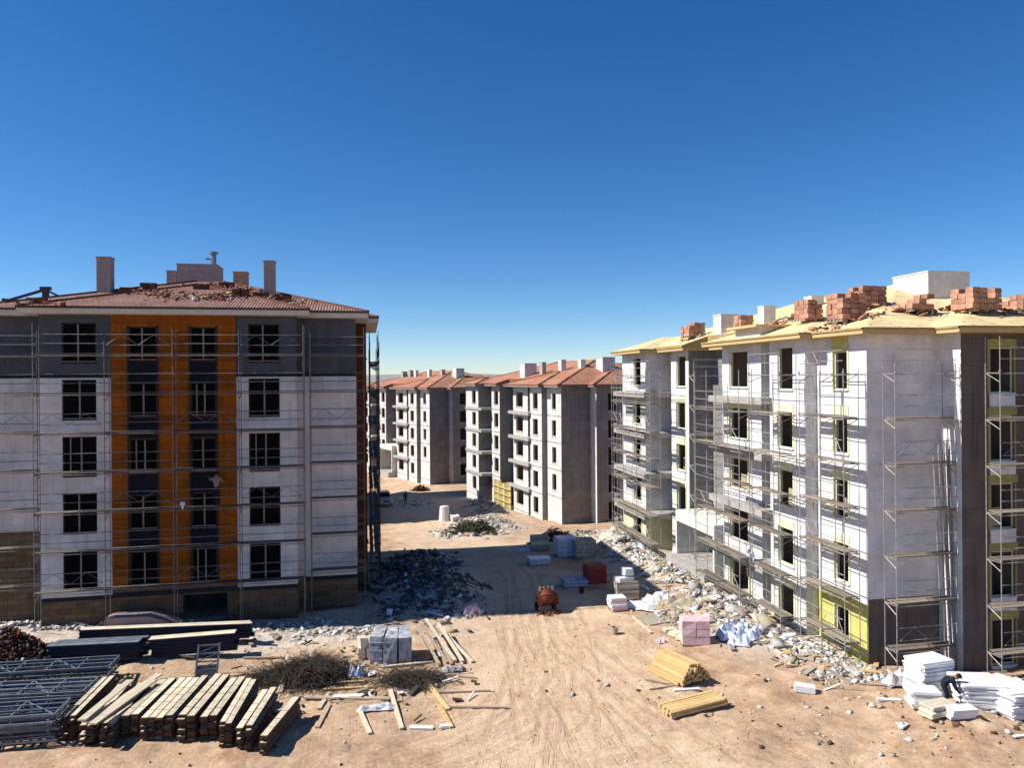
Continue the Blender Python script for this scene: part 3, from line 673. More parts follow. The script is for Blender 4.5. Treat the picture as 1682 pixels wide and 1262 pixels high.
    for p0, d, nrm, a, b, z0, z1, k, n in wins: add_window(blk, p0, d, nrm, a, b, z0, z1, kind, (k * 7 + len(n) + int(a * 3)) % 3)
    if fin == 'right':
        for i_, (p0, d, nrm, a, b, z0, z1, k, n) in enumerate(wins):
            if i_ % 4 == 1:
                q = Vector(p0) + Vector(d) * (a + (b - a) * .35) - Vector(nrm) * .5; m = MB(); m.bar(blk.T(q.x, q.y, z0 - .8), blk.T(q.x, q.y, z1 + .4), .09); m.build('prop', M_['timber'], blk.root)
            if i_ % 5 == 2:
                q = Vector(p0) + Vector(d) * (a + .02) - Vector(nrm) * .2; r_ = Vector(p0) + Vector(d) * (a + (b - a) * .55) - Vector(nrm) * .22; m = MB(); m.bar(blk.T(q.x, q.y, z0 + .45), blk.T(r_.x, r_.y, z0 + .5), .05, .8); m.build('opening_board', M_['tan'], blk.root)
    # lintels of insulation over the side openings
    if fin == 'right':
        for n, v0, v1, u in blk.prof:
            if n not in OPN or n[0] == 'D': continue
            a, b, tp, h = OPN[n]
            for k, (z0, z1) in enumerate(blk.rows(tp, h)):
                if k == 0 and n != 'P': continue
                lt = MB(); blk.boxuv(lt, u - .045, u - .003, v0 + a - .06, v0 + b + .06, z1 + .01, z1 + (.75 if k == 0 and n == 'P' else .42)); lt.build('lintel', M_['yellow'] if n == 'P' and k in (0, 4) else M_['paleyellow'], blk.root)
                jb = MB()
                blk.boxuv(jb, u - .04, u - .004, v0 + b, v0 + b + .10, z0, z1); jb.build('jamb', M_['paleyellow'], blk.root)
                jb = MB(); blk.boxuv(jb, u - .04, u - .004, v0 + a - .10, v0 + a, z0, z1); jb.build('jamb', M_['paleyellow'], blk.root)
    # floor slabs with edges, balcony slabs
    for k in range(6):
        zf = wt - 2.9 * k + .42
        sl = MB(); blk.boxuv(sl, 2.3, W - 2.3, .3, L - .3, zf, zf + .22); blk.boxuv(sl, FA + .3, W - FA - .3, -1.0, .299, zf, zf + .22)
        for n, v0, v1, u in blk.prof:
            if u < 2: blk.boxuv(sl, u + .27, 2.29, v0 + (.3 if n == 'P' else .02), v1 - .02, zf, zf + .22); blk.boxuv(sl, W - 2.29, W - u - .27, v0 + (.3 if n == 'P' else .02), v1 - .02, zf, zf + .22)
        sl.build('floor_slab', M_['slab'], blk.root)
        if fin != 'left' and 0 < k < 5:
            spans = [(6.55, 12.6, -1.2 if fin == 'right' else -.95)] + ([(21.5, L, -1.75 if fin == 'right' else -1.15)] if L > 20 else [])
            for va, vb, uo in spans:
                sl = MB(); blk.boxuv(sl, uo, .88 if va < 10 else 1.28, va if va < 10 else va, vb, zf - .08, zf + .24)
                pass
                sl2 = MB()
                ua = -.62 if va < 10 else -1.02
                blk.boxuv(sl2, uo, ua, va, vb, zf - .1, zf + .26); blk.boxuv(sl2, ua, .88 if va < 10 else 1.28, va + (.21 if va < 10 else .01), (8.19 if va < 10 else 22.99), zf - .1, zf + .26)
                sl2.build('balcony_slab', M_['slab'], blk.root)
    # form joints: slab edge bands on the bare walls
    if fin != 'left':
        jb = MB()
        for k in range(1, 6):
            zf = wt - 2.9 * k + .44
            for n, v0, v1, u in blk.prof:
                if n == 'H' or fin == 'raw':
                    blk.boxuv(jb, u - .006, u - .001, v0 + .01, v1 - .01, zf, zf + .10)
            if fin == 'raw': blk.boxuv(jb, .01, FA - .01, -.006, -.001, zf, zf + .12); blk.boxuv(jb, (FA + .01), W - (FA + .01), -1.306, -1.301, zf, zf + .12)
            pr = blk.prof
            for i in range(len(pr) - 1):
                if pr[i + 1][3] < pr[i][3] and (fin == 'raw' or pr[i][0] == 'H'): blk.boxuv(jb, pr[i + 1][3] + .01, pr[i][3] - .01, pr[i][2] - .007, pr[i][2] - .001, zf, zf + .12)
        jb.build('pour_joint', M_['concrete'], blk.root)
    # inner partitions
    im = MB()
    for u in (2.75, W - 2.75): blk.boxuv(im, u - .1, u + .1, 2.5, L - .4, b0 + .3, wt + .42)
    for v in [2.4, 6.9, 12.3] + ([18.7, 22.9] if L > 20 else []): blk.boxuv(im, 2.3, W - 2.3, v - .1, v + .1, b0 + .3, wt + .42)
    for u in (6.4, W / 2, W - 6.4): blk.boxuv(im, u - .08, u + .08, -.9, 2.28, b0 + .3, wt + .42)
    im.build('inner_wall', M_['room'], blk.root)
    # roof
    o = .72
    def R(u0, u1, v0, v1): return (u0 - o, u1 + o, v0 - o, v1 + o)
    foot = [R(0, W, 0, 12.0), R(FA, W - FA, -1.3, L), R(-.6, W + .6, 3.6, 12.4), R(2.1, W - 2.1, 0, L)]
    rects = [R(0, W, 0, L), R(FA, W - FA, -1.3, L), R(-.6, W + .6, 3.6, 12.4)]
    if L > 20: uR = blk.prof[-1][3]; foot += [R(.3, W - .3, 18.5, L), R(uR, W - uR, 23, L)]; rects += [R(uR, W - uR, 23, L)]
    else: foot += [R(1.2, W - 1.2, 0, L)]
    tm, f1, f2 = {'left': (M_['tile_left'], M_['fascia'], M_['gutter']), 'right': (M_['deck'], M_['timberfascia'], M_['deck']), 'raw': (M_['tile_far'], M_['concrete'], M_['orangefascia'])}[fin]
    roof(blk, rects, foot, .33 if fin == 'right' else .29, step, tm, [f1, f2], fh={'left': .36, 'right': .25, 'raw': .30}[fin])
LEFT = Block((-.55, 42.5), 0, -1, 2.97, .1, 17.0, PROF_SHORT, .42, 'apartment_block', 'nearly finished block with slate, white and orange front under a brown tiled roof', 'apartment blocks under construction'); make_block(LEFT, 'left', .25)
RIGHT = Block((21.1, 28.19), 0, 1, 1.1, -.35, 28.0, PROF_LONG, .65, 'apartment_block', 'block clad in white foam boards under bare yellow roof decking loaded with brick-red pallets', 'apartment blocks under construction'); make_block(RIGHT, 'right', .25)
MID = Block((20.2, 75.5), math.radians(11.2), 1, -1.7, -3.2, 28.0, PROF_LONG, .65, 'apartment_block', 'bare concrete block with orange tiled roof, directly beyond the white foam-clad block', 'apartment blocks under construction'); make_block(MID, 'raw', .5)
FAR = Block((10.1, 119.8), math.radians(21.5), 1, -2.44, -4.7, 28.0, PROF_LONG, .65, 'apartment_block', 'farthest bare concrete block with orange tiled roof, behind the parked silver car', 'apartment blocks under construction'); make_block(FAR, 'raw', .5)
SECOND = Block((-2.3, 87.0), math.radians(7), -1, .6, -3.3, 25.0, PROF_LONG[:-1] + [('R2', 23.0, 25.0, -.4)], .65, 'apartment_block', 'bare concrete block in the row hidden behind the slate and orange one', 'apartment blocks under construction'); make_block(SECOND, 'raw', .6)

# yellow formwork boards leaning in the entrance of the middle block
fb = empty('formwork_panels', MID.T(-.5, 15, MID.base), 'row of yellow timber formwork panels standing at the bare concrete block entrance', 'formwork')
for i in range(9):
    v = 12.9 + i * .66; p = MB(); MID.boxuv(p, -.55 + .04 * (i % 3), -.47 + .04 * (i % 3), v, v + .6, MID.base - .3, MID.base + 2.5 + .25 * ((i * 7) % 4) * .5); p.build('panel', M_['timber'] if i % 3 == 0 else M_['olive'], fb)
p = MB()
for z in (.4, 1.2, 2.0): MID.boxuv(p, -.72, -.57, 12.8, 18.8, MID.base + z, MID.base + z + .1)
p.build('rail', M_['timber'], fb)
# entrance porches
def porch(blk, u0, v0, v1, zt, zb, fl, mat):
    e = MB(); blk.boxuv(e, u0, 1.9, v0, v1, zb, zt); e.build('porch_roof', mat, blk.root)
    e = MB(); blk.boxuv(e, u0, 1.9, v0, v0 + .2, fl, zb - .003); e.build('porch_wall', mat, blk.root)
    e = MB(); blk.boxuv(e, u0, 1.9, v1 - .2, v1, fl, zb - .003); e.build('porch_wall', mat, blk.root)
    e = MB(); blk.boxuv(e, u0 - .7, 1.9, v0 - .1, v1, fl - 1.2, fl - .01); e.build('porch_step', M_['slab'], blk.root)
porch(RIGHT, -.8, 12.7, 18.3, CAMZ - 8.9, CAMZ - 9.6, CAMZ - 11.8, M_['lightcon'])
porch(FAR, -1.1, 12.7, 18.3, CAMZ - 11.8, CAMZ - 12.6, CAMZ - 16.4, M_['lightcon'])
# ------------------------------------------------------------------ scaffolding
M_['boarddark'] = basic('grey_scaffold_board', (.17, .15, .13), (.10, .09, .08), scale=5, rnd=.3)
def scaffold(label, A, B, nrm, lifts, top, bay=3.05, mat='steel', deck=True, depth=.72, skip=(), rails=True, posts=None):
    A, B = Vector((A[0], A[1], 0)), Vector((B[0], B[1], 0)); nrm = Vector((nrm[0], nrm[1], 0)); Ln = (B - A).length; d = (B - A) / Ln
    nb = max(1, round(Ln / bay)); bw = Ln / nb; mid = (A + B) / 2
    root = empty('scaffold', (mid.x, mid.y, gz(mid.x, mid.y)), label, 'scaffolding', 'tube scaffolds standing against the blocks')
    m = M_[mat]
    for i in range(nb + 1):
        p = A + d * (bw * i); f = MB()
        lean = Vector((random.uniform(-.02, .02), random.uniform(-.02, .02), 0))
        tp = top + random.choice([-.6, 0, 0, .25])
        for q in (p, p + nrm * depth):
            f.tube((q.x, q.y, gz(q.x, q.y) - .05), Vector((q.x, q.y, tp)) + lean, .021, 6)
        q = p + nrm * depth
        for z in lifts:
            f.tube((p.x, p.y, z - .08), (q.x, q.y, z - .08), .024, 5); f.tube((p.x, p.y, z - .45), (q.x, q.y, z - .08), .018, 4)
            f.tube((p.x, p.y, z - .05), (p.x, p.y, z + .05), .045, 6)
        f.build('upright_frame', m, root)
    def bay_mesh(kind):
        f = MB(); Z = Vector((0, 0, 0))
        if kind == 'platform':
            f.box((bw / 2, .2, 0), (bw + .12, .29, .04), rz=.01); f.box((bw / 2 + .05, .52, 0), (bw + .02, .24, .035), rz=-.015)
        elif kind == 'guard_rail':
            for z in (.5, .95): f.tube((0, -.03, z), (bw, -.03, z), .02, 5)
            f.tube((0, depth + .0, -.1), (bw, depth, -.1), .02, 5); f.tube((0, 0, -.1), (bw, 0, -.1), .02, 5)
        elif kind == 'lattice_rail':
            for z in (.42, .95): f.tube((0.1, -.03, z), (bw - .1, -.03, z), .018, 5)
            k = 4
            for j in range(k):
                a, b = (.42, .95) if j % 2 == 0 else (.95, .42)
                f.tube((.1 + (bw - .2) * j / k, -.03, a), (.1 + (bw - .2) * (j + 1) / k, -.03, b), .012, 4)
            f.tube((0, depth, -.1), (bw, depth, -.1), .02, 5); f.tube((0, 0, -.1), (bw, 0, -.1), .02, 5)
        return f.mesh(kind, (M_['boarddark'] if mat != 'steel' else M_['board']) if kind == 'platform' else m)
    me = {k: bay_mesh(k) for k in ('platform', 'guard_rail', 'lattice_rail')}
    rz = math.atan2(d.y, d.x); flip = Vector((-d.y, d.x, 0)).dot(nrm) < 0
    for i in range(nb):
        for j, z in enumerate(lifts):
            p = A + d * (bw * i)
            if flip: p = A + d * (bw * (i + 1))
            r = rz + (math.pi if flip else 0)
            if deck and (i, j) not in skip: place('platform', me['platform'], root, (p.x, p.y, z + random.uniform(-.015, .015)), (random.uniform(-.012, .012), random.uniform(-.006, .006), r))
            if rails: place('lattice_rail' if (i * 2 + j) % 4 == 0 else 'guard_rail', me['lattice_rail' if (i * 2 + j) % 4 == 0 else 'guard_rail'], root, (p.x, p.y, z), r)
    return root
LZ = [CAMZ - 10.4 + 1.96 * k for k in range(7)]
ctr = LEFT
scaffold('scaffold in front of the blank far left wall of the slate and orange block', (-19.4, 41.35), (-16.3, 41.35), (0, 1), LZ, CAMZ + 2.6, mat='dullsteel')
scaffold('long scaffold across the orange panel and white bays of the nearly finished block', (-15.9, 39.9), (-3.2, 39.9), (0, 1), LZ, CAMZ + 2.6, bay=3.15, mat='dullsteel')
scaffold('narrow scaffold in front of the blank right-hand wall beside the slate and white bay', (-2.95, 41.35), (-.1, 41.35), (0, 1), LZ, CAMZ + 2.6, mat='dullsteel')
scaffold('dark scaffold on the street side of the slate and orange block', (.82, 46.4), (.82, 58.5), (-1, 0), [z - .3 for z in LZ], CAMZ + 2.9, bay=2.2, depth=.55, mat='darksteel', skip={(i, 6) for i in (1, 2, 3, 4)})
RZ = [CAMZ - 11.45 + 1.93 * k for k in range(7)]
scaffold('scaffold in front of the blank white foam wall at the near corner', (21.5, 26.95), (24.4, 26.95), (0, 1), RZ, CAMZ + 1.1, bay=2.9, skip={(0, 6)})
scaffold('scaffold across the brown wall with yellow framed windows at the right edge', (25.25, 25.6), (34.5, 25.6), (0, 1), RZ, CAMZ + 1.3, bay=2.7, skip={(0, 6)})
scaffold('scaffold on the street side of the white foam block, nearest corner', (20.05, 28.3), (20.05, 31.6), (1, 0), RZ, CAMZ + .9, bay=1.65, skip={(0, 6), (1, 6)})
scaffold('scaffold on the street side of the second white bay behind the near corner', (19.2, 31.9), (19.2, 34.7), (1, 0), RZ, CAMZ + 1.2, bay=2.8, depth=.9, skip={(0, 6)})
scaffold('scaffold before the balconies of the white foam block', (19.1, 35.6), (19.1, 40.8), (1, 0), RZ[:-1], CAMZ + .1, bay=2.6, skip={(0, 5), (1, 3)})
scaffold('scaffold in the bare concrete stair recess of the white foam block', (20.6, 44.2), (23.0, 44.2), (0, 1), RZ, CAMZ + .7, bay=1.6, skip={(0, j) for j in (0, 2, 3, 5, 6)})
scaffold('scaffold at the far bays of the white foam block', (18.95, 47.5), (18.95, 55.5), (1, 0), RZ, CAMZ + .3, bay=2.7, skip={(0, 6), (1, 2), (2, 6)})
scaffold('tall scaffold at the far end corner of the white foam block', (19.9, 57.0), (23.5, 57.2), (0, 1), [z for z in RZ], CAMZ + .6, bay=1.5, skip={(0, 2), (1, 4)})
pb_ = empty('pole_bundle', (24.35, 27.3, gz(24.35, 27.3)), 'bundle of steel poles standing upright in the corner between white and brown walls', 'steel poles')
for i in range(9):
    x = 24.05 + .075 * i; m = MB(); m.tube((x, 27.35 - .12 * (i % 3), gz(x, 27.3)), (x + random.uniform(-.08, .08), 27.75 - .1 * (i % 3), CAMZ - 2.7 - random.uniform(0, .9)), .028, 6); m.build('pole', M_['steel'], pb_)

# workers ---------------------------------------------------------------
def person(label, joints_, radii, edges, loc, rz, mats, headc, hat=None, name='person'):
    me = bpy.data.meshes.new('person'); me.from_pydata([Vector(j) for j in joints_], edges, [])
    o = bpy.data.objects.new('person_tmp', me); col.objects.link(o)
    sk = o.modifiers.new('skin', 'SKIN'); 
    for i, r in enumerate(radii): me.skin_vertices[0].data[i].radius = (r, r * (.72 if i in (1, 2) else 1)) if False else (r, r)
    me.skin_vertices[0].data[0].use_root = True
    o.modifiers.new('sub', 'SUBSURF').render_levels = 1; o.modifiers['sub'].levels = 1
    dg = bpy.context.evaluated_depsgraph_get(); dg.update(); em = bpy.data.meshes.new_from_object(o.evaluated_get(dg)); bpy.data.objects.remove(o)
    for m in mats: em.materials.append(m)
    J = [Vector(j) for j in joints_]
    segs = [(J[a], J[b], mi) for (a, b), mi in zip(edges, SEGM)]
    for p in em.polygons:
        c = p.center; best = 9; k = 0
        for a, b, mi in segs:
            ab = b - a; t = max(0, min(1, (c - a).dot(ab) / ab.length_squared)); dd = (c - a - ab * t).length
            if dd < best: best, k = dd, mi
        if min((c - J[6]).length, (c - J[9]).length) < .09: k = 2
        p.material_index = k; p.use_smooth = True
    em.name = 'person'
    r = place(name, em, None, loc, rz); r['label'] = label; r['category'] = 'person'
    hm = MB(); prof = [(.0, .1), (.06, .09), (.1, .04), (.108, -.02), (.1, -.05)] if hat else [(.0, .118), (.06, .1), (.095, .05), (.1, 0), (.088, -.05)]
    hm.lathe(Vector(headc), [(a * (1.12 if hat else 1), b * (1.15 if hat else 1)) for a, b in prof], 12)
    if hat: hm.lathe(Vector(headc), [(.11, -.04), (.15, -.055), (.15, -.065), (.10, -.06)], 12)
    h = hm.build('helmet' if hat else 'hair', hat or M_['hair'], None, (0, 0, 0), smooth=True); h.parent = r; h.location = (0, 0, 0); 
    fm = MB(); fm.bar(Vector(headc) + Vector((0, -.10, -.03)), Vector(headc) + Vector((0, -.125, -.06)), .03, .03); 
    f = fm.build('nose', M_['skin'], None, (0, 0, 0)); f.parent = r; f.location = (0, 0, 0)
    return r
# joints: 0 pelvis 1 chest 2 neck 3 head 4/5/6 L shoulder-elbow-hand 7/8/9 R 10/11/12/13 L hip-knee-ankle-toe 14..17 R
EDG = [(0, 1), (1, 2), (2, 3), (1, 4), (4, 5), (5, 6), (1, 7), (7, 8), (8, 9), (0, 10), (10, 11), (11, 12), (12, 13), (0, 14), (14, 15), (15, 16), (16, 17)]
SEGM = [1, 2, 2, 1, 1, 1, 1, 1, 1, 0, 0, 0, 3, 0, 0, 0, 3]
RAD = [.15, .16, .055, .10, .07, .05, .038, .07, .05, .038, .1, .065, .045, .05, .1, .065, .045, .05]
STAND = [(0, 0, .95), (0, 0, 1.30), (0, -.01, 1.49), (0, -.02, 1.63), (.19, 0, 1.40), (.24, .02, 1.12), (.24, -.08, .86), (-.19, 0, 1.40), (-.25, .03, 1.13), (-.25, -.05, .87),
         (.09, 0, .88), (.11, -.02, .48), (.11, .02, .08), (.12, -.15, .04), (-.09, 0, .88), (-.11, -.02, .48), (-.12, .03, .08), (-.14, -.14, .04)]
REACH = [list(j) for j in STAND]; REACH[5] = (.36, -.12, 1.30); REACH[6] = (.42, -.34, 1.50); REACH[8] = (-.28, -.1, 1.16); REACH[9] = (-.30, -.36, 1.22); REACH[11] = (.14, -.12, .5); REACH[15] = (-.13, .06, .46)
BEND = [(0, .25, .86), (0, -.02, 1.10), (0, -.15, 1.15), (0, -.27, 1.14), (.18, -.08, 1.05), (.2, -.14, .78), (.16, -.24, .56), (-.18, -.08, 1.05), (-.2, -.16, .78), (-.14, -.28, .58),
        (.09, .22, .80), (.12, .06, .46), (.12, .16, .08), (.13, .0, .04), (-.09, .22, .80), (-.13, .12, .45), (-.13, .26, .08), (-.14, .1, .04)]
PB = [M_['cloth_dark'], M_['cloth_dark'], M_['skin'], M_['rubber']]
q = G(1561, 1163); person('bending worker in dark jacket handling white foam sheets by the corner scaffold', BEND, RAD, EDG, q, math.radians(60), PB, (0, -.285, 1.17))
person('worker in grey clothes reaching up on the scaffold before the orange cladding', REACH, RAD, EDG, (-7.55, 40.25, CAMZ - 6.48 + .03), math.radians(180), [M_['cloth_dark'], M_['cloth_grey'], M_['skin'], M_['rubber']], (0, -.035, 1.66), hat=None)
q = G(666, 829); person('worker standing on the street in the shade near the silver car', STAND, RAD, EDG, q, math.radians(10), PB, (0, -.035, 1.66))
person('worker in pale overalls on the lowest balcony of the white foam block', STAND, RAD, EDG, (20.0, 36.2, CAMZ + .2 - 10.98), math.radians(-60), [M_['cloth_grey'], M_['plastic'], M_['skin'], M_['rubber']], (0, -.035, 1.66), hat=M_['foam'])

# ------------------------------------------------------------------ things on the roofs
def chimney(blk, p, w_, d_, h, mat, capmat=None, rz=None):
    rz = blk.ang() if rz is None else rz
    m = MB(); m.box((0, 0, h / 2 - .6), (w_, d_, h + 1.2)); m.box((0, 0, h + .035), (w_ + .07, d_ + .07, .07), m=1)
    me = m.mesh('chimney', [mat, capmat or mat]); o = bpy.data.objects.new('chimney', me); col.objects.link(o); o.parent = blk.roofobj
    o.location = Vector(p) - WL[blk.roofobj.name]; o.rotation_euler.z = rz; return o
def chim_px(blk, x0, x1, yb, yt, dd, mat, Y=None):
    r = roof_pt(blk, (x0 + x1) / 2, yb)
    if r is None: return
    p = r[0]; dep = (p - Vector((0, 0, CAMZ))).dot(Fv); s = dep / FPX
    chimney(blk, p, (x1 - x0) * s, dd, (yb - yt) * s, mat)
chim_px(LEFT, 163, 184, 479, 425, .7, M_['pinkpaint']); chim_px(LEFT, 435, 452, 484, 431, .6, M_['pinkpaint'])
def chim_at(blk, u, v, w_, d_, ztop, mat): h = blk.H(u, v); p = blk.T(u, v, h); chimney(blk, p, w_, d_, ztop - h, mat)
def chim_sil(blk, x0, x1, yt, v, dd, mat):
    """chimney standing on the far slope: only its top and sides are known, v gives how far back it stands"""
    P0 = blk.T(W / 2, v, 0); 
    a = ray((x0 + x1) / 2, yt); n = blk.V; t = (P0 - Vector((0, 0, CAMZ))).dot(n) / a.dot(n); p = a * t + Vector((0, 0, CAMZ)); u = (p - blk.O).dot(blk.U); s = t / FPX
    chim_at(blk, u, v, (x1 - x0) * s, dd, p.z, mat); return u, t
chim_sil(LEFT, 299, 360, 439, 11.5, 2.2, M_['pinkpaint']); chim_sil(LEFT, 276, 291, 447, 11.0, .6, M_['pinkpaint']); chim_sil(LEFT, 385, 407, 449, 10.0, .7, M_['clay'])
pp = MB(); b_ = AY(351, 440, 42.5 + 11); t_ = AY(351, 417, 42.5 + 11)
pp.tube(b_ - Vector((0, 0, 1)), t_, .17, 10); pp.tube(t_, t_ + Vector((0, 0, .12)), .30, 10); pp.tube(t_ + Vector((-.12, 0, -.35)), t_ + Vector((-.5, 0, -.35)), .08, 8)
tag(pp.build('flue_pipe', M_['palesteel'], None, b_), 'short metal flue pipe on the stair box of the brown tiled roof', 'pipe')
# hoist beams lying on the left roof
h0 = empty('roof_hoist', AY(50, 490, 52), 'dark steel hoist arm lying over the left slope of the brown tiled roof', 'hoist')
def yb(px, py): return AY(px, py, 47)
for nm, a, b, wd in (('arm', (2, 497), (74, 476), .14), ('arm', (74, 476), (98, 487), .1), ('post', (75, 474), (75, 492), .28), ('head', (66, 474), (84, 474), .2), ('foot', (4, 493), (16, 494), .2)):
    f = MB(); A_, B_ = yb(*a), yb(*b); f.bar(A_, B_, wd)
    f.build(nm, M_['darksteel'], h0)
# heaps of loose roof tiles
def chips(name, label, cat, blobs, mats, hfun=gz, seed=1, flat=.35, kind='stuff', lift=.4, parent=None, mw=None, clump=None):
    """irregular broken pieces; blobs = (x, y, rx, ry, n, smin, smax, pile)"""
    r = np.random.RandomState(seed); V = []; n_ = 0; mi = []
    for x, y, rx, ry, n, s0, s1, pile in blobs:
        a = r.uniform(0, 6.28, n); q = np.sqrt(r.uniform(0, 1, n)) * (1 + .25 * r.randn(n)); px = x + rx * q * np.cos(a); py = y + ry * q * np.sin(a)
        if clump is not None:
            k_ = (vn(px * 1.1, py * 1.1, seed) + .6 * vn(px * 2.7, py * 2.7, seed + 1)) > clump; px, py, q = px[k_], py[k_], q[k_]; n = len(px)
        if hfun is gz: z = _gz(px, py)
        else: z = np.array([hfun(i, j) for i, j in zip(px, py)])
        s = s0 * (s1 / s0) ** (r.uniform(0, 1, n) ** 3.4); z = z + pile * np.clip(1 - q, 0, 1) * r.uniform(.2, 1, n)
        dim = np.stack([s * r.uniform(.6, 1.5, n), s * r.uniform(.4, 1.0, n), s * flat * r.uniform(.3, 1.2, n)], -1)
        c8 = np.array([[x_, y_, z_] for z_ in (-.5, .5) for x_, y_ in ((-.5, -.5), (.5, -.5), (.5, .5), (-.5, .5))])
        P = c8[None] * dim[:, None] * (1 + .35 * r.uniform(-1, 1, (n, 8, 3)))
        az = r.uniform(0, 6.28, n); tx = r.normal(0, .35, n); ty = r.normal(0, .35, n)
        def rot(P, A, i, j):
            c, s_ = np.cos(A)[:, None], np.sin(A)[:, None]; u, v = P[..., i] * c - P[..., j] * s_, P[..., i] * s_ + P[..., j] * c; P = P.copy(); P[..., i] = u; P[..., j] = v; return P
        P = rot(P, tx, 1, 2); P = rot(P, ty, 0, 2); P = rot(P, az, 0, 1)
        P += np.stack([px, py, z + dim[:, 2] * lift], -1)[:, None]
        V.append(P.reshape(-1, 3)); n_ += n; mi.append(r.choice(len(mats), n, p=mw))
    V = np.concatenate(V); mi = np.repeat(np.concatenate(mi), 6)
    f6 = np.array([(0, 3, 2, 1), (4, 5, 6, 7), (0, 1, 5, 4), (1, 2, 6, 5), (2, 3, 7, 6), (3, 0, 4, 7)])
    Fc = (f6[None] + (np.arange(n_) * 8)[:, None, None]).reshape(-1, 4)
    off = np.array([blobs[0][0], blobs[0][1], V[:, 2].min()]); me = bpy.data.meshes.new(name); V = V - off
    me.vertices.add(len(V)); me.vertices.foreach_set('co', V.ravel()); me.loops.add(Fc.size); me.loops.foreach_set('vertex_index', Fc.ravel())
    me.polygons.add(len(Fc)); me.polygons.foreach_set('loop_start', np.arange(0, Fc.size, 4)); me.polygons.foreach_set('material_index', mi.astype(np.int32)); me.update(calc_edges=True)
    for m in mats: me.materials.append(M_[m])
    o = bpy.data.objects.new(name, me); col.objects.link(o); o.location = off; tag(o, label, cat, kind=kind); return o
def leftH(x, y):
    q = Vector((x, y, 0)) - LEFT.O; return LEFT.H(q.dot(LEFT.U), q.dot(LEFT.V)) + .02
bl = []
for px, py, rx, ry, n in ((365, 487, 1.6, 1.2, 180), (400, 478, 1.4, 1.6, 160), (250, 482, 1.6, .8, 90), (345, 470, 1.6, .8, 120), (440, 492, 1.4, .8, 90), (320, 490, 2.5, .9, 70), (480, 497, 1.5, .8, 30), (210, 478, 2, .6, 40), (60, 500, 1.2, .5, 30)):
    r = roof_pt(LEFT, px, py)
    if r: bl.append((r[0].x, r[0].y, rx, ry, n, .10, .32, .10))
chips('loose_tiles', 'loose and broken clay tiles heaped over the brown tiled roof', 'roof tiles', bl, ['clay', 'claydark', 'yellow', 'foam', 'greytimber'], hfun=leftH, seed=4, flat=.22, mw=[.66, .18, .04, .05, .07])
for i, (px, py, n) in enumerate(((210, 481, 3), (243, 476, 4), (395, 487, 4), (465, 495, 3), (428, 489, 3), (330, 475, 3), (372, 472, 3), (60, 502, 3))):
    r = roof_pt(LEFT, px, py)
    if not r: continue
    p = r[0]; lab = ['second from the left end', 'left of the small pink chimney', 'below the tiled chimney stump', 'right of the tall right-hand chimney', 'left of the tall right-hand chimney', 'in front of the stair box', 'just right of the stair box', 'farthest left by the hoist arm'][i]
    rt = empty('tile_stack', p, 'small dark stack of clay tiles on the brown roof, ' + lab, 'tile stack', 'tile stacks on the brown roof')
    m = MB(); m.box((0, 0, 0), (.42, .3, .09)); me = m.mesh('tile', M_['claydark'])
    for j in range(n): 
        for k in range(2): place('tile', me, rt, p + Vector((k * .46 - .2, random.uniform(-.03, .03), .05 + j * .10)), random.uniform(-.2, .2))

# clay tile packs on pallets, right roof
pk = MB()
for i in range(6): pk.box((-.165 + i * .066, 0, 0), (.06, .36 + .03 * (i % 2), .225 - .02 * ((i * 3) % 2)), jit=.006)
PACK = pk.mesh('tile_pack', M_['clay'])
pb = MB()
for i in range(5): pb.box((0, -.5 + i * .25, .1), (1.3, .12, .03))
for x in (-.55, 0, .55): pb.box((x, 0, .04), (.1, 1.15, .09))
PBASE = pb.mesh('pallet_base', M_['greytimber'])
def tile_pallet(px, py, wpx, hpx, label, dy=0.0, missing=0.0, blk=RIGHT):
    wpx *= .86; hpx *= .84
    r = roof_pt(blk, px, py)
    if not r: print('no roof', px, py); return
    p = r[0]; dep = (p - Vector((0, 0, CAMZ))).dot(Fv); s = dep / FPX; w_ = wpx * s; h = hpx * s
    nx = max(2, round(w_ / .42)); nz = max(2, round(h / .24)); ny = 3
    root = empty('tile_pallet', p, label, 'tile pallet', 'tile pallets on the yellow roof'); rz = random.uniform(-.12, .12); c, s_ = math.cos(rz), math.sin(rz)
    for i in range(max(1, round(w_ / 1.3))): place('pallet_base', PBASE, root, p + Vector(((i - (max(1, round(w_ / 1.3)) - 1) / 2) * 1.32 * c, (i) * 1.32 * s_, .02)), rz)
    for k in range(nz):
        for i in range(nx):
            for j in range(ny):
                if k == nz - 1 and random.random() < .3 + missing: continue
                if k == nz - 2 and random.random() < missing: continue
                x = (i - (nx - 1) / 2) * .42 + random.uniform(-.03, .03); y = (j - (ny - 1) / 2) * .39 + random.uniform(-.02, .02)
                place('tile_pack', PACK, root, p + Vector((x * c - y * s_, x * s_ + y * c, (.14 + .12 + k * .235) + random.uniform(-.01, .01))), rz + random.uniform(-.1, .1))
tile_pallet(1138, 556, 30, 27, 'clay tile pallet nearest the far left end of the yellow roof', missing=.1)
tile_pallet(1221, 541, 26, 20, 'clay tile pallet between the two small concrete chimneys on the yellow roof')
tile_pallet(1328, 529, 36, 38, 'tall clay tile pallet before the white topped chimney on the yellow roof')
tile_pallet(1390, 530, 48, 46, 'large leaning clay tile pallet at the fold of the yellow roof', missing=.15)
tile_pallet(1425, 508, 46, 36, 'clay tile pallet at the ridge, uphill of the large leaning one', missing=.2)
tile_pallet(1500, 514, 44, 30, 'clay tile pallet with slipping top right before the white stair box', missing=.35)
tile_pallet(1603, 514, 66, 40, 'wide clay tile pallet right of the white stair box on the yellow roof', missing=.1)
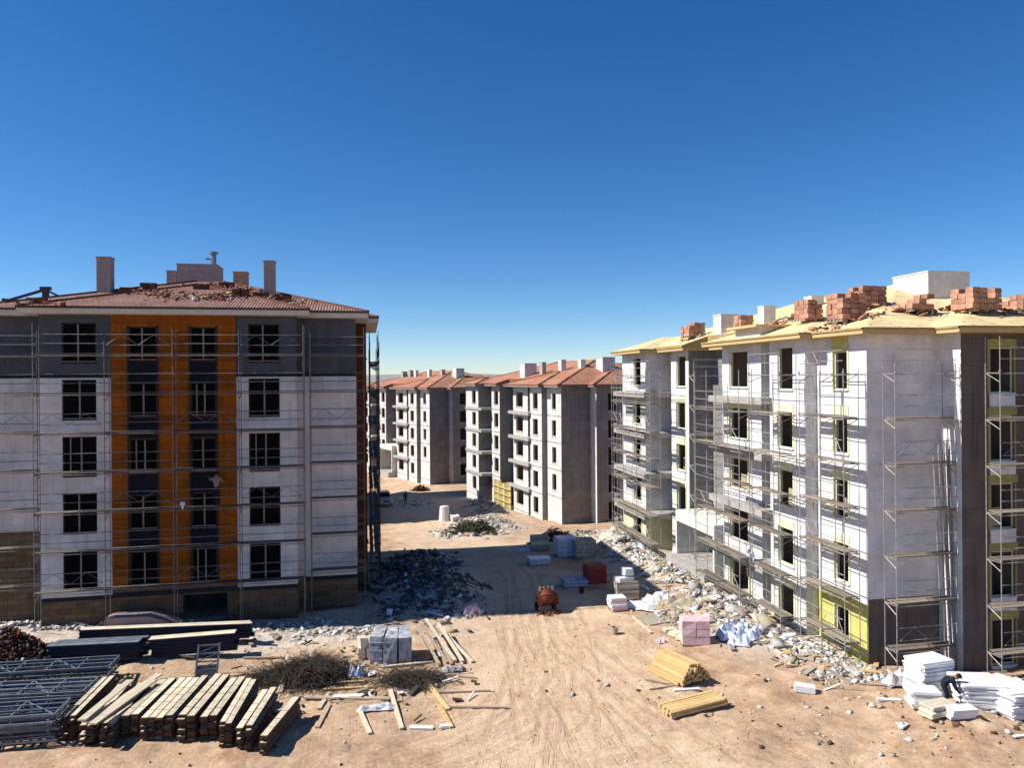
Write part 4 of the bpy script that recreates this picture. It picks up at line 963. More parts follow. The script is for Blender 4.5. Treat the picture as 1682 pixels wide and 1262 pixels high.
tile_pallet(1676, 516, 34, 26, 'clay tile pallet cut by the right picture edge on the yellow roof')
bl = []
for px, py, n in ((1395, 530, 60), (1370, 535, 40), (1500, 512, 60), (1540, 512, 40), (1600, 512, 50), (1430, 508, 40), (1645, 512, 60), (1140, 556, 20), (1290, 530, 30)):
    r = roof_pt(RIGHT, px, py)
    if r: bl.append((r[0].x, r[0].y, 1.2, .8, n, .12, .38, .25))
def rightH(x, y):
    q = Vector((x, y, 0)) - RIGHT.O; return RIGHT.H(q.dot(RIGHT.U), q.dot(RIGHT.V)) + .02
chips('loose_tiles', 'loose clay tiles fallen round the pallets on the yellow roof decking', 'roof tiles', bl, ['clay', 'claydark', 'foam'], hfun=rightH, seed=5, flat=.35, mw=[.7, .2, .1])
chim_px(RIGHT, 1177, 1207, 545, 519, 1.1, M_['chimwhite']); chim_px(RIGHT, 1249, 1270, 532, 505, .7, M_['chimwhite']); 
chim_sil(RIGHT, 1326, 1348, 489, 13.0, .8, M_['chimwhite']); chim_sil(RIGHT, 1350, 1366, 500, 13.0, .8, M_['chimwhite'])
u_, t_2 = chim_sil(RIGHT, 1490, 1566, 453, 6.5, 2.6, M_['chimwhite'])
# raised hatch on the yellow roof
r = roof_pt(RIGHT, 1250, 546)
if r:
    hm = MB(); p = r[0]; hm.box(p + Vector((.3, 0, .25)), (3.0, 3.2, .12), m=0); hm.box(p + Vector((.4, 0, -.1)), (2.4, 2.6, .6), m=1); hm.build('roof_hatch', [M_['timber'], M_['chimwhite']], RIGHT.roofobj)
for x0, x1, yt, v, blk in ((857, 878, 598, 15, MID), (888, 895, 596, 12, MID), (919, 928, 592, 9, MID), (951, 960, 592, 6.5, MID), (983, 1006, 588, 4.6, MID), (660, 668, 611, 22, FAR), (672, 678, 609, 19, FAR), (681, 686, 609, 17, FAR), (703, 708, 608, 11, FAR), (724, 730, 608, 8, FAR), (745, 760, 606, 5, FAR)):
    chim_sil(blk, x0, x1, yt, v, .8 if x1 - x0 < 12 else 1.6, M_['lightcon'] if x0 % 2 else M_['slab'])
for x0, u, v in ((0, 4, 9), (1, 14, 10), (2, 9, 14)): chim_at(SECOND, u, v, .8, .7, SECOND.H(u, v) + 1.4, M_['chimwhite'])

# ------------------------------------------------------------------ rubble
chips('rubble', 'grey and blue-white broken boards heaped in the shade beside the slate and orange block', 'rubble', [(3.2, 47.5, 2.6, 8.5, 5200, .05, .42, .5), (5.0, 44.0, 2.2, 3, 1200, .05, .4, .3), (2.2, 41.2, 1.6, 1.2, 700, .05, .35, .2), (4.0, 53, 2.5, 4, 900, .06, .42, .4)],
      ['rock', 'eps', 'plastic', 'shaderock', 'greytimber'], seed=21, clump=-.12, mw=[.14, .05, .06, .6, .15])
chips('rubble', 'white plaster rubble along the foot of the slate and orange block', 'rubble', [(g_.x, g_.y, rx_, ry_, n_, .03, .3, .08) for g_, rx_, ry_, n_ in ((G(30, 1008), 2.4, 1.2, 2200), (G(140, 1011), 2.6, 1.0, 2200), (G(520, 1024), 2.2, .8, 600), (G(40, 1022), 2.4, 1.5, 3600), (G(130, 1022), 2.6, 1.3, 3000), (G(250, 1028), 2.6, 1.0, 1600), (G(360, 1033), 2.2, .9, 1200), (G(450, 1036), 2.2, 1.0, 1500), (G(560, 1038), 2.2, .8, 900))],
      ['rock', 'foam', 'tan', 'eps'], seed=22, clump=-.2, mw=[.45, .2, .25, .1])
chips('rubble', 'white foam and plaster scraps along the foot of the white foam block', 'rubble', [(19.2, 33.5, 1.0, 3.8, 4200, .035, .3, .15), (18.6, 37.5, 1.4, 3.5, 3600, .035, .32, .2), (18.8, 43, 1.2, 4, 2600, .04, .34, .2), (18.6, 50.5, 1.1, 4, 2800, .045, .36, .25), (20.2, 29.8, .8, 1.6, 1500, .035, .28, .1),
      (21.5, 26.6, 1.6, .9, 800, .04, .3, .1), (19.5, 27.3, 1.6, 1.0, 500, .035, .3, .05), (17.0, 33.4, 1.4, 2.5, 1000, .03, .22, .05), (15.2, 37, 1.2, 2.5, 900, .03, .28, .1)],
      ['foam', 'rock', 'paleyellow', 'plastic', 'greytimber', 'tan'], seed=23, clump=.02, mw=[.24, .32, .06, .05, .13, .20])
chips('rubble', 'pale broken concrete beyond the first shadow on the road', 'rubble', [(9.0, 70, 2.6, 4.6, 1600, .08, .6, .4), (12.4, 77, 2.6, 6.5, 1600, .08, .5, .3), (14.6, 92, 1.8, 9, 1200, .08, .5, .3), (16.6, 58.5, 2.6, 2.5, 450, .1, .5, .2), (19.5, 58, 2.5, 3.0, 500, .1, .5, .3), (6.5, 98, 2.4, 6, 350, .1, .6, .3)],
      ['rock', 'tan', 'foam', 'greytimber'], seed=24, clump=-.02, mw=[.5, .24, .1, .16])
chips('stones', 'small stones and clods scattered over the bare earth', 'stones', [(4, 27, 14, 9, 700, .02, .10, 0), (16, 26, 8, 6, 950, .02, .17, 0), (-3, 31, 7, 6, 1200, .02, .14, 0), (22, 22, 6, 4, 900, .02, .24, 0), (8, 34, 10, 6, 700, .02, .09, 0)], ['rock', 'soil', 'tan'], seed=25, clump=-.1, flat=.6, mw=[.3, .3, .4])
chips('rubble', 'dark soil clods on the red earth mound at the left edge', 'soil', [(G(10, 1075).x, G(10, 1075).y, 2.1, 1.7, 6500, .035, .2, 1.15), (G(50, 1070).x, G(50, 1070).y, 1.5, 1.3, 3000, .03, .16, .55)], ['soil', 'soil', 'rust', 'rock'], seed=26, flat=.7, mw=[.55, .3, .1, .05])

# ------------------------------------------------------------------ stacks of scaffold planks, lower left
def frame3(a, b):
    d = (b - a); d.z = 0; L = d.length; d /= L; return d, Vector((-d.y, d.x, 0)), L
def plank_stack(label, nl, nr, fl, cols, layers, h=.88, messy=.0, grp='plank stacks at the lower left'):
    zt = .02 + h; NL, NR, FL = AZ(*nl, zt), AZ(*nr, zt), AZ(*fl, zt); d, sd, L = frame3(NL, FL); wd = abs((NR - NL).dot(sd)); s = -1 if (NR - NL).dot(sd) < 0 else 1
    c0 = Vector((NL.x, NL.y, 0)); g = gz(NL.x, NL.y); root = empty('plank_stack', (NL.x, NL.y, g), label, 'plank stack', grp)
    pw = wd / cols - .045; th = (zt - g - .05) / layers
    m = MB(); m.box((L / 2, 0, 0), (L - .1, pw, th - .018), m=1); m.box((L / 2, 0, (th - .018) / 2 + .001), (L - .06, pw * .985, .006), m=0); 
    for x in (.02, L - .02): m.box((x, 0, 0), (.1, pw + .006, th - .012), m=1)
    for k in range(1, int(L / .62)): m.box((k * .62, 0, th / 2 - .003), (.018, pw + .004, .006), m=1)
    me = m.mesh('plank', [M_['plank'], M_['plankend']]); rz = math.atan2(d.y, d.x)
    for j in range(layers):
        for i in range(cols):
            p = c0 + sd * s * (pw / 2 + i * (pw + .045)) + sd * random.uniform(-.02, .02) * (1 + messy * 3) + d * random.uniform(-.10, .10) * (1 + messy * 2)
            place('plank', me, root, (p.x, p.y, g + .05 + th * (j + .5)), rz + random.gauss(0, .004 + messy * .03))
    b = MB()
    for t in (.15, .85):
        for i in range(2): b.bar(c0 + d * L * t + sd * s * -.1 + Vector((0, 0, g + .02)), c0 + d * L * t + sd * s * (wd + .1) + Vector((0, 0, g + .02)), .09, .06)
    b.build('bearer', M_['greytimber'], root)
    return root
plank_stack('leftmost plank stack, against the stacked steel frames', (102, 1179), (123, 1179), (170, 1112), 2, 8)
plank_stack('untidy second plank stack under the slanting loose plank', (134, 1190), (157, 1190), (196, 1122), 2, 7, h=.78, messy=.45)
plank_stack('third plank stack with slanting planks laid over it', (165, 1190), (190, 1190), (226, 1122), 2, 7, h=.78, messy=.3)
plank_stack('fourth plank stack, right of the slanting loose plank', (200, 1175), (226, 1177), (266, 1114), 2, 8)
plank_stack('broad fifth plank stack, four planks wide', (231, 1179), (281, 1181), (297, 1112), 4, 8)
plank_stack('sixth plank stack, with light new planks, just right of the broad one', (292, 1176), (319, 1178), (353, 1107), 2, 9, h=.95)
plank_stack('seventh plank stack, below the leaning steel frame', (329, 1177), (354, 1180), (380, 1112), 2, 8)
plank_stack('eighth plank stack, third from the right end of the row', (360, 1188), (382, 1190), (405, 1115), 2, 8)
plank_stack('ninth plank stack, second from the right end of the row', (389, 1195), (413, 1198), (432, 1131), 2, 8)
plank_stack('rightmost plank stack, low and only one plank wide', (427, 1209), (441, 1209), (482, 1144), 1, 6, h=.72)
def lying(label, a, b, w_, h, mat, name='plank', cat='plank', group='loose planks on the ground', z0=0.0, z1=None, grnd=True):
    A_, B_ = G(*a), G(*b); A_ = A_ + Vector((0, 0, z0 + h / 2)); B_ = B_ + Vector((0, 0, (z0 if z1 is None else z1) + h / 2))
    mid = (A_ + B_) / 2
    if grnd and z1 is None: 
        lo = max(gz(mid.x, mid.y), 0 if False else -9); dz = max(0, lo + h / 2 + z0 - mid.z); A_ += Vector((0, 0, dz)); B_ += Vector((0, 0, dz))
    m = MB(); m.bar(A_, B_, w_, h); o = m.build(name, M_[mat], None, (mid.x, mid.y, min(A_.z, B_.z) - h / 2)); tag(o, label, cat, group); return o
# planks slanting over the second to fourth stacks
for i, (a, b) in enumerate((((140, 1187), (262, 1108)), ((152, 1190), (252, 1118)), ((134, 1184), (214, 1118)))):
    A_, B_ = AZ(*a, .98 + .06 * i), AZ(*b, .98 + .06 * i); m = MB(); m.bar(A_, B_, .28, .05)
    tag(m.build('plank', M_['plank'], None, (A_ + B_) / 2), ('longest slanting plank laid over the plank stacks', 'slanting plank just right of the longest one on the plank stacks', 'slanting plank over the second plank stack, leftmost of three')[i], 'plank', 'planks slanting over the stacks')

# steel frames stacked flat at the left edge
def frame_mesh(L, w_):
    m = MB()
    for y in (0, w_): m.bar((0, y, 0), (L, y, 0), .06, .07)
    for y in (w_ * .33, w_ * .66): m.bar((0, y, .03), (L, y, .03), .05, .05)
    k = max(3, int(L / 1.1))
    for i in range(k + 1): m.bar((L * i / k, 0, 0), (L * i / k, w_, 0), .045)
    for i in range(0, k, 2): m.bar((L * i / k, 0 if i % 2 else w_, 0), (L * (i + 1) / k, w_ if i % 2 else 0, 0), .03)
    return m
def frame_stack(label, rpx, L, w_, n, tilt=0.0):
    q = G(*rpx); root = empty('steel_frame_stack', q, label, 'steel frames', 'stacked steel frames at the left edge'); me = frame_mesh(L, w_).mesh('steel_frame', M_['bluesteel']); me2 = me.copy(); me2.materials[0] = M_['palesteel']
    for j in range(n):
        place('steel_frame', me2 if j % 3 == 1 or j == n - 1 else me, root, q + Vector((-L + random.uniform(-.12, .12), random.uniform(-.08, .08), .1 + j * .105)), (tilt, 0, math.radians(-3) + random.gauss(0, .02)))
frame_stack('front stack of flat steel frames at the left edge', (92, 1222), 4.2, 1.25, 10)
frame_stack('middle stack of flat blue-grey steel frames at the left edge', (140, 1172), 4.6, 1.3, 9)
frame_stack('rear stack of flat blue-grey steel frames, before the dark beams', (178, 1128), 4.8, 1.2, 8)
pn = MB(); q = G(88, 1215); pn.box(q + Vector((-2.1, -.06, .62)), (4.0, .035, .62)); tag(pn.build('grey_panel', M_['bluesteel'], None, q), 'grey sheet panel leaning on the front stack of steel frames', 'panel')
# dark steel beams and long formwork panels
def beam_stack(label, lpx, rpx, h, dep, n, topm, facem, name='beam_stack', part='beam', cols=3):
    A_, B_ = G(*lpx), G(*rpx); d, sd, L = frame3(A_, B_); root = empty(name, A_, label, name.replace('_', ' '), 'long beams behind the plank stacks')
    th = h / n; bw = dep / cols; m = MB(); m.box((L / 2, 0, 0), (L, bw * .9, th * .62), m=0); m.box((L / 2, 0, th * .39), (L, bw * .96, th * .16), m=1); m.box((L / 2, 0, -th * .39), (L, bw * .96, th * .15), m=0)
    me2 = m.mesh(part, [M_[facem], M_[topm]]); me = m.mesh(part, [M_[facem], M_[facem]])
    for j in range(n):
        for i in range(cols): 
            p = A_ + sd * bw * (i + .5) + d * random.uniform(-.12, .12); place(part, me2 if j == n - 1 else me, root, (p.x, p.y, A_.z + .08 + th * (j + .5)), math.atan2(d.y, d.x) + random.gauss(0, .003))
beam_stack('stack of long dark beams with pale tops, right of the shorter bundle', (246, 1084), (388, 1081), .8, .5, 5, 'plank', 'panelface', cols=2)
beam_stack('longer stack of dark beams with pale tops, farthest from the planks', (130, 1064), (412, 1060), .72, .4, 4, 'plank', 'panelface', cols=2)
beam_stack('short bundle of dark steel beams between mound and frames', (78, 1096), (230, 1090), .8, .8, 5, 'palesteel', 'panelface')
# leaning lattice frame
q = G(338, 1116); lf = empty('lattice_frame', q, 'pale steel lattice frame standing tilted behind the plank stacks', 'steel frame')
m = MB(); Lx = 1.35
for x in (-.42, .42): m.bar((x, 0, 0), (x + .08, .35, Lx), .07)
m.build('side_rail', M_['palesteel'], None, (0, 0, 0)).parent = lf
for k in range(5):
    m = MB(); z = .05 + k * .31; m.bar((-.42 + .08 * z / Lx, .35 * z / Lx, z), (.42 + .08 * z / Lx, .35 * z / Lx, z), .05)
    if k < 4: m.bar((-.42, .35 * z / Lx, z), (.48, .35 * (z + .31) / Lx, z + .31), .03)
    m.build('rung', M_['palesteel'], None, (0, 0, 0)).parent = lf
m = MB(); m.box((0.02, .12, .28), (.8, .02, .5), tilt=(-.25, 0)); m.build('mesh_panel', M_['palesteel'], None, (0, 0, 0)).parent = lf
# grey boat shaped slab by the wall
q = G(172, 1037); m = MB(); out = [(0, 0), (0, .55), (.35, .62), (2.0, .58), (2.7, .35), (3.3, .02), (2.5, 0)]; k = len(out)
for y in (0, 1.1):
    for x, z in out: m.v.append((q.x + x, q.y + y - .1 * (z > .3), q.z + z + .02))
m.f += [tuple(range(k))[::-1], tuple(range(k, 2 * k))]; m.m += [0, 0]; m.uv += [(0, 0)] * (2 * k)
for i in range(k): j = (i + 1) % k; m.f.append((i, j, k + j, k + i)); m.m.append(0); m.uv += [(0, 0)] * 4
tag(m.build('concrete_piece', M_['pinkpaint'], None, q), 'grey wedge ended concrete piece lying before the orange cladding', 'concrete piece')

# tangled wire heaps
def tangle(name, label, blobs, mat, seed, r_=.008, ln=(.5, 1.4)):
    R_ = random.Random(seed); m = MB()
    for x, y, rx, ry, n, h in blobs:
        for _ in range(n):
            a = R_.uniform(0, 6.28); q = abs(R_.gauss(0, .5)); px, py = x + rx * q * math.cos(a), y + ry * q * math.sin(a); z = gz(px, py) + h * math.exp(-q * q * 1.6) * R_.uniform(0.05, 1)
            p = Vector((px, py, z)); an = R_.uniform(0, 6.28); l = R_.uniform(*ln) / 3
            for s in range(3):
                an += R_.gauss(0, .5); dz = R_.gauss(-.02, .12); e = p + Vector((math.cos(an) * l, math.sin(an) * l, dz)); e.z = max(e.z, gz(e.x, e.y) + .01)
                m.bar(p, e, r_ * 2.2); p = e
    tag(m.build(name, M_[mat], None, (blobs[0][0], blobs[0][1], gz(blobs[0][0], blobs[0][1]))), label, 'wire heap', kind='stuff')
a = G(510, 1115); b = G(675, 1120); c = G(440, 1118)
tangle('wire_heap', 'dark heap of tangled tying wire and brush behind the plank stacks', [(a.x, a.y, 1.9, 1.1, 3200, .72), (a.x - .8, a.y + .2, .7, .6, 500, .7), (c.x, c.y, 1.5, .6, 450, .35), (b.x, b.y, 1.7, .6, 900, .35)], 'wire', 3, r_=.0042)
a = G(775, 872); tangle('brush_heap', 'dark dry brush heap beyond the first shadow on the road', [(a.x, a.y, 1.8, 1.9, 700, .6)], 'bush', 4, r_=.03, ln=(.6, 1.6))

# grey wrapped packs and leaning timber, centre left
q = G(650, 1090); root = empty('wrapped_pack', q, 'grey film wrapped building packs standing in a block beside the wire heap', 'wrapped packs')
for i in range(3):
    m = MB(); x = -.85 + i * .62
    m.box((x, .55, .62 - .03 * i), (.58, 1.5, 1.22), jit=.05); 
    for k in range(3): m.box((x, .55, .25 + k * .35), (.6, 1.52, .03))
    o = m.build('pack', M_['greywrap'], None, (0, 0, 0)); o.parent = root; o.rotation_euler.z = .12 * (i - 1) - .1
q = G(602, 1080); 
for i, (dx, dz) in enumerate(((0, .25), (.32, .25), (.05, .72), (.36, .7))):
    m = MB(); m.box(q + Vector((dx - .2, 0, dz - .02)), (.34, .4, .44), rz=.2 * i, jit=.04); tag(m.build('sack', M_['foamcream'], None, q + Vector((dx - .2, 0, dz - .25))), ('lower left', 'lower right', 'upper left', 'upper right')[i] + ' cream sack of the four beside the grey wrapped packs', 'sack', 'cream sacks by the grey packs')
for i, (a, b, z0, z1) in enumerate((((690, 1050), (735, 1092), .75, .05), ((700, 1046), (748, 1090), .8, .08), ((712, 1050), (742, 1094), .6, .02), ((728, 1056), (776, 1090), .5, .03), ((684, 1052), (722, 1096), .7, .05), ((720, 1048), (760, 1092), .65, .1))):
    lying('pale timber number %s of six leaning beside the grey wrapped packs'.replace('number %s of six ', ['leftmost ', 'second from left ', 'short ', 'rightmost ', 'greyish ', 'second from right '][[1, 2, 3, 5, 0, 4][i] if False else i]), a, b, .14, .07, 'plank' if i % 2 else 'greytimber', group='timbers leaning by the grey packs', name='timber', cat='timber', z0=z0, z1=z1)
loose = [((460, 1140), (474, 1098), .2, 'plank', 'plank standing against the left of the wire heap, beside the rightmost stacks', .5), ((521, 1198), (541, 1160), .16, 'greytimber', 'grey plank nearest the low right end plank stack', None),
         ((524, 1168), (540, 1142), .16, 'plank', 'short plank above the grey one near the right end stack', None), ((590, 1168), (608, 1208), .15, 'plank', 'plank pointing down to the right from the white sheet', None),
         ((641, 1136), (660, 1200), .16, 'plank', 'long plank right of the white sheet', None), ((700, 1120), (736, 1168), .16, 'timber', 'upper of the two yellow planks in line below the wire heap', None), ((722, 1162), (742, 1198), .16, 'timber', 'lower of the two yellow planks in line, its end on a white scrap', None),
         ((715, 1140), (806, 1137), .08, 'greytimber', 'thin lath lying level right of the two yellow planks', None), ((735, 1164), (836, 1165), .08, 'greytimber', 'thin lath lying level, lowest on the road edge', None),
         ((500, 1127), (600, 1121), .14, 'timber', 'plank lying level at the foot of the wire heap', None), ((530, 1135), (612, 1131), .12, 'timber', 'second level plank at the foot of the wire heap', None), ((400, 1083), (470, 1082), .12, 'greytimber', 'long board lying left of the wire heap', None),
         ((628, 1098), (712, 1089), .14, 'plank', 'plank across the front of the grey wrapped packs', None), ((736, 1111), (782, 1116), .08, 'greytimber', 'thin lath right of the wire heap', None), ((500, 1150), (640, 1152), .2, 'greytimber', 'wide dusty board lying level below the wire heap', None)]
for a, b, w_, mt, lab, z1 in loose: lying(lab, a, b, w_, .06, mt, z0=.02, z1=z1)
def sheet(label, px, py, w_, d_, mat, h=.05, rz=0.0, name='foam_board', cat='foam board', z=0.0, group='white scraps lying on the earth', crumple=0):
    q = G(px, py); m = MB()
    if crumple:
        n = 7; R_ = random.Random(int(px)); H_ = [[R_.uniform(0, h) for _ in range(n)] for _ in range(n)]
        P = lambda i, j: q + Matrix.Rotation(rz, 3, 'Z') @ Vector(((i / (n - 1) - .5) * w_ * (1 + .1 * math.sin(j * 2)), (j / (n - 1) - .5) * d_ * (1 + .12 * math.sin(i * 3)), H_[i][j] * (1 if 0 < i < n - 1 and 0 < j < n - 1 else .15) + .03 + z))
        for i in range(n - 1):
            for j in range(n - 1): m.quad(P(i, j), P(i + 1, j), P(i + 1, j + 1), P(i, j + 1))
    else: m.box(q + Vector((0, 0, h / 2 + .02 + z)), (w_, d_, h), rz=rz, tilt=(.05, .04))
    tag(m.build(name, M_[mat], None, q), label, cat, group)
sheet('white board beside the level planks below the wire heap', 573, 1147, 1.2, .22, 'foam', .08)
sheet('crumpled white sheet between two planks below the wire heap', 618, 1167, 1.35, .35, 'foam', .22, crumple=1, name='plastic_sheet', cat='plastic sheet')
sheet('white pointed board lowest on the road side of the loose planks', 692, 1198, .85, .2, 'foam', .06, rz=-.2)
sheet('white scrap at the lower end of the yellow plank', 732, 1197, .4, .16, 'foam', .1)
sheet('pale crumpled bag on the right side of the wire heap', 585, 1112, .7, .5, 'plastic', .5, crumple=1, name='plastic_bag', cat='plastic bag')
sheet('small white bag between the wire heaps', 614, 1110, .45, .3, 'foam', .25, crumple=1, name='plastic_bag', cat='plastic bag')
sheet('pale crumpled sheet at the end of the leaning timbers', 728, 1078, .6, .5, 'foam', .3, crumple=1, name='plastic_sheet', cat='plastic sheet')
sheet('grey crumpled sheet right of the low wire heap', 745, 1102, 1.0, .5, 'greywrap', .2, crumple=1, name='plastic_sheet', cat='plastic sheet')
sheet('white foam block alone on the earth left of the foam board stacks', 1322, 1137, .75, .35, 'foam', .25, rz=-.5)
sheet('white foam strip on the road side of the foam board stacks', 1460, 1152, .9, .14, 'foam', .06, rz=-.2)
sheet('small dark edged foam scrap alone on the lower right earth', 1484, 1195, .5, .16, 'foam', .06, rz=.5)
sheet('thin white strip cut by the right picture edge', 1676, 1212, .5, .12, 'foam', .05)
sheet('narrow white board under the dark end of the yellow timber pile', 1128, 1135, 1.1, .14, 'foam', .05)
sheet('pink and white heap of plaster at the edge of the shadow', 775, 1009, 1.0, .8, 'pink', .5, crumple=1, name='plaster_heap', cat='plaster')
q = G(777, 1010); chips('rubble', 'pink and white plaster lumps where the road leaves the shadow', 'rubble', [(q.x, q.y, .8, .5, 160, .06, .3, .25)], ['pink', 'foam', 'rock', 'clay'], seed=31)

# rust red machine on the road
q = G(898, 1006); mx = empty('concrete_mixer', q, 'rust red concrete mixer standing at the edge of the shadow on the road', 'concrete mixer')
def part(root, name, mat, fn, smooth=False):
    m = MB(); fn(m); o = m.build(name, M_[mat], None, (0, 0, 0), smooth); o.parent = root; return o
def fr(m):
    for x in (-.38, .38):
        m.bar((x, -.35, .05), (x, -.05, .95), .06); m.bar((x, .4, .05), (x, .02, .95), .06); m.bar((x, -.35, .22), (x, .42, .22), .05)
    m.bar((-.4, -.02, .95), (.4, -.02, .95), .06); m.bar((-.4, -.35, .22), (.4, -.35, .22), .05); m.bar((-.38, .4, .22), (.38, .4, .22), .05)
part(mx, 'frame', 'rust', fr)
Mx = Matrix.Rotation(math.radians(-35), 3, 'X')
part(mx, 'drum', 'rust', lambda m: m.lathe((0, -.05, .78), [(.05, -.38), (.26, -.34), (.36, -.12), (.36, .1), (.24, .34), (.2, .38), (.17, .34)], 16, M=Mx), True)
part(mx, 'gear_ring', 'claydark', lambda m: m.lathe((0, -.05, .78), [(.37, -.03), (.40, -.03), (.40, .03), (.37, .03)], 20, M=Mx))
part(mx, 'engine_box', 'rust', lambda m: m.box((.42, .05, .6), (.3, .42, .42)))
part(mx, 'tipping_wheel', 'rust', lambda m: [m.tube((-.46, -.05 + .25 * math.cos(t), .78 + .25 * math.sin(t)), (-.46, -.05 + .25 * math.cos(t + .63), .78 + .25 * math.sin(t + .63)), .02, 5) for t in [i * .628 for i in range(10)]])
for x in (-.42, .42): part(mx, 'wheel', 'rubber', lambda m: m.tube((x - .05, .4, .2), (x + .05, .4, .2), .2, 14))
part(mx, 'top_rack', 'foamcream', lambda m: [m.box((-.3 + .2 * i, .1, 1.12), (.08, .1, .2)) for i in range(4)])
mx.scale = (1.12, 1.12, 1.1)
q = G(907, 1008); chips('rubble', 'rusty scraps and clods at the foot of the red concrete mixer', 'rubble', [(q.x, q.y, .9, .4, 120, .04, .2, .1)], ['rust', 'soil', 'clay'], seed=32)

# packs and pallets in the shadow
def pack_stack(label, px, py, w_, d_, h, mat, n=5, name='board_stack', cat='board stack', rz=0.0, part='board', mat2=None, group=None, jit=.03, base=True):
    q = G(px, py); root = empty(name, q, label, cat, group); th = h / n; m = MB(); m.box((0, 0, 0), (w_, d_, th * .92)); me = m.mesh(part, M_[mat]); me2 = me.copy(); me2.materials[0] = M_[mat2 or mat]
    if base:
        m = MB()
        for i in range(4): m.box((0, (-.5 + i / 3) * d_ * .9, .06), (w_, .1, .1))
        place('bearer', m.mesh('bearer', M_['greytimber']), root, q, rz)
    for i in range(n): place(part, me2 if i % 2 else me, root, q + Vector((random.uniform(-jit, jit), random.uniform(-jit, jit), .12 + th * (i + .5))), rz + random.uniform(-jit, jit))
    return root
pack_stack('red slatted crate stack in the shadow on the right of the road', 977, 960, 1.15, 1.0, 1.1, 'redcrate', 6, 'crate_stack', 'crate stack', rz=.1, part='crate')
pack_stack('pallet of upright pale blue-grey sacks in the shadow near the white foam block', 928, 915, 1.3, 1.2, 1.35, 'plastic', 4, 'sack_pallet', 'pallet', part='sack', rz=.06)
pack_stack('second pale grey pallet in the shadow, beside the blue-grey sacks', 958, 914, 1.6, 1.3, 1.15, 'greywrap', 4, 'board_pallet', 'pallet', mat2='tan', rz=.0)
pack_stack('yellow and white block pallet in the shadow, left of the blue-grey sacks', 886, 903, 1.3, 1.0, .95, 'tan', 3, 'block_pallet', 'pallet', mat2='paleyellow', part='block')
pack_stack('low white boards in front of the yellow and white block pallet', 885, 928, 1.5, 1.0, .4, 'plastic', 4, 'board_stack', 'board stack')
pack_stack('low blue-grey boards left of the red crate stack', 945, 962, 1.6, 1.2, .35, 'plastic', 4, 'board_stack', 'board stack', mat2='greywrap', jit=.12)
sheet('pale torn sheet on the shaded road left of the pallets', 865, 905, 1.5, .6, 'plastic', .12, crumple=1, name='plastic_sheet', cat='plastic sheet')
q = G(905, 888); chips('soil_heap', 'dark soil heap at the far edge of the shadow', 'soil', [(q.x, q.y, 1.6, 1.2, 420, .1, .45, 1.2)], ['soil', 'rock'], seed=33, mw=[.85, .15])
# bags and sheets at the road edge
pack_stack('stack of cream and white boards topped by a bag, at the road edge', 1027, 985, 1.3, 1.0, 1.0, 'foamcream', 6, 'board_stack', 'board stack', mat2='tan', rz=.05, jit=.08)
q = G(1027, 985); 
for i, (dx, dz, s, lab) in enumerate(((-.1, 1.15, (.95, .75, .16), 'flat white bag lying on the cream board stack'), (.12, 1.42, (.5, .5, .42), 'upright white bag on top of the cream board stack'))):
    m = MB(); m.box(q + Vector((dx, 0, dz + s[2] / 2 - .02)), s, jit=.05, rz=.2); tag(m.build('bag', M_['foam'], None, q + Vector((dx, 0, dz))), lab, 'bag', 'white bags on the cream boards')
pack_stack('pink and white striped bag pallet at the road edge', 1014, 1003, .85, .75, .62, 'pink', 4, 'bag_pallet', 'bag pallet', mat2='foam', part='bag', jit=.06)
sheet('long white sheet sliding off behind the pink bags', 1050, 1000, 1.7, .8, 'foam', .35, rz=-.7, crumple=1, name='plastic_sheet', cat='plastic sheet')
sheet('pale green-white plastic heap right of the long white sheet', 1082, 990, 1.6, 1.3, 'foam', .5, crumple=1, name='plastic_sheet', cat='plastic sheet')
sheet('tan canvas sheet spread behind the pink wrapped cube', 1118, 990, 2.4, 1.5, 'tan', .25, rz=.2, crumple=1, name='canvas_sheet', cat='canvas sheet')
sheet('flat tan board on the earth left of the pink wrapped cube', 1075, 1020, 1.6, 1.2, 'tan', .06, rz=.3, name='board', cat='board')
lying('white edged lath running down from the pink bags', (1040, 1015), (1070, 1042), .12, .06, 'foamcream')
for i in range(3): sheet(['yellow foam piece lying highest left of the pink wrapped cube', 'middle yellow foam piece left of the pink wrapped cube', 'lowest yellow foam piece left of the pink wrapped cube'][i], 1100 + i * 9, 1038 + i * 6, .6, .4, 'paleyellow' if i else 'foamcream', .14, rz=.5 * i, name='foam_piece', cat='foam piece', group='yellow foam pieces')
sheet('small bright pink bag below the yellow foam pieces', 1085, 1057, .4, .35, 'pink', .3, crumple=1, name='bag', cat='bag', group=None)
q = G(1143, 1060); root = empty('wrapped_cube', q, 'pink film wrapped cube of packs on the rubble by the white foam block', 'wrapped pallet')
for i in range(2):
    for j in range(3):
        m = MB(); m.box((-.32 + .64 * i, .35, .2 + j * .38), (.62, 1.0, .36), jit=.02); o = m.build('pack', M_['pink'], None, (0, 0, 0)); o.parent = root; o.rotation_euler.z = -.25
m = MB(); m.box((0, .35, .02), (1.3, 1.0, .08)); o = m.build('pallet_base', M_['greytimber'], None, (0, 0, 0)); o.parent = root; o.rotation_euler.z = -.25
for i, (px, py, w_, h) in enumerate(((1198, 1048, 1.2, .7), (1215, 1056, 1.3, .5), (1232, 1048, 1.1, .65), (1210, 1036, 1.3, .6))):
    sheet(('leftmost', 'lowest', 'rightmost', 'rearmost')[i] + ' blue-white plastic bag in the heap right of the pink cube', px, py, w_, 1.0, 'plastic', h, rz=i, crumple=1, name='plastic_bag', cat='plastic bag', group='blue-white bags right of the pink cube')
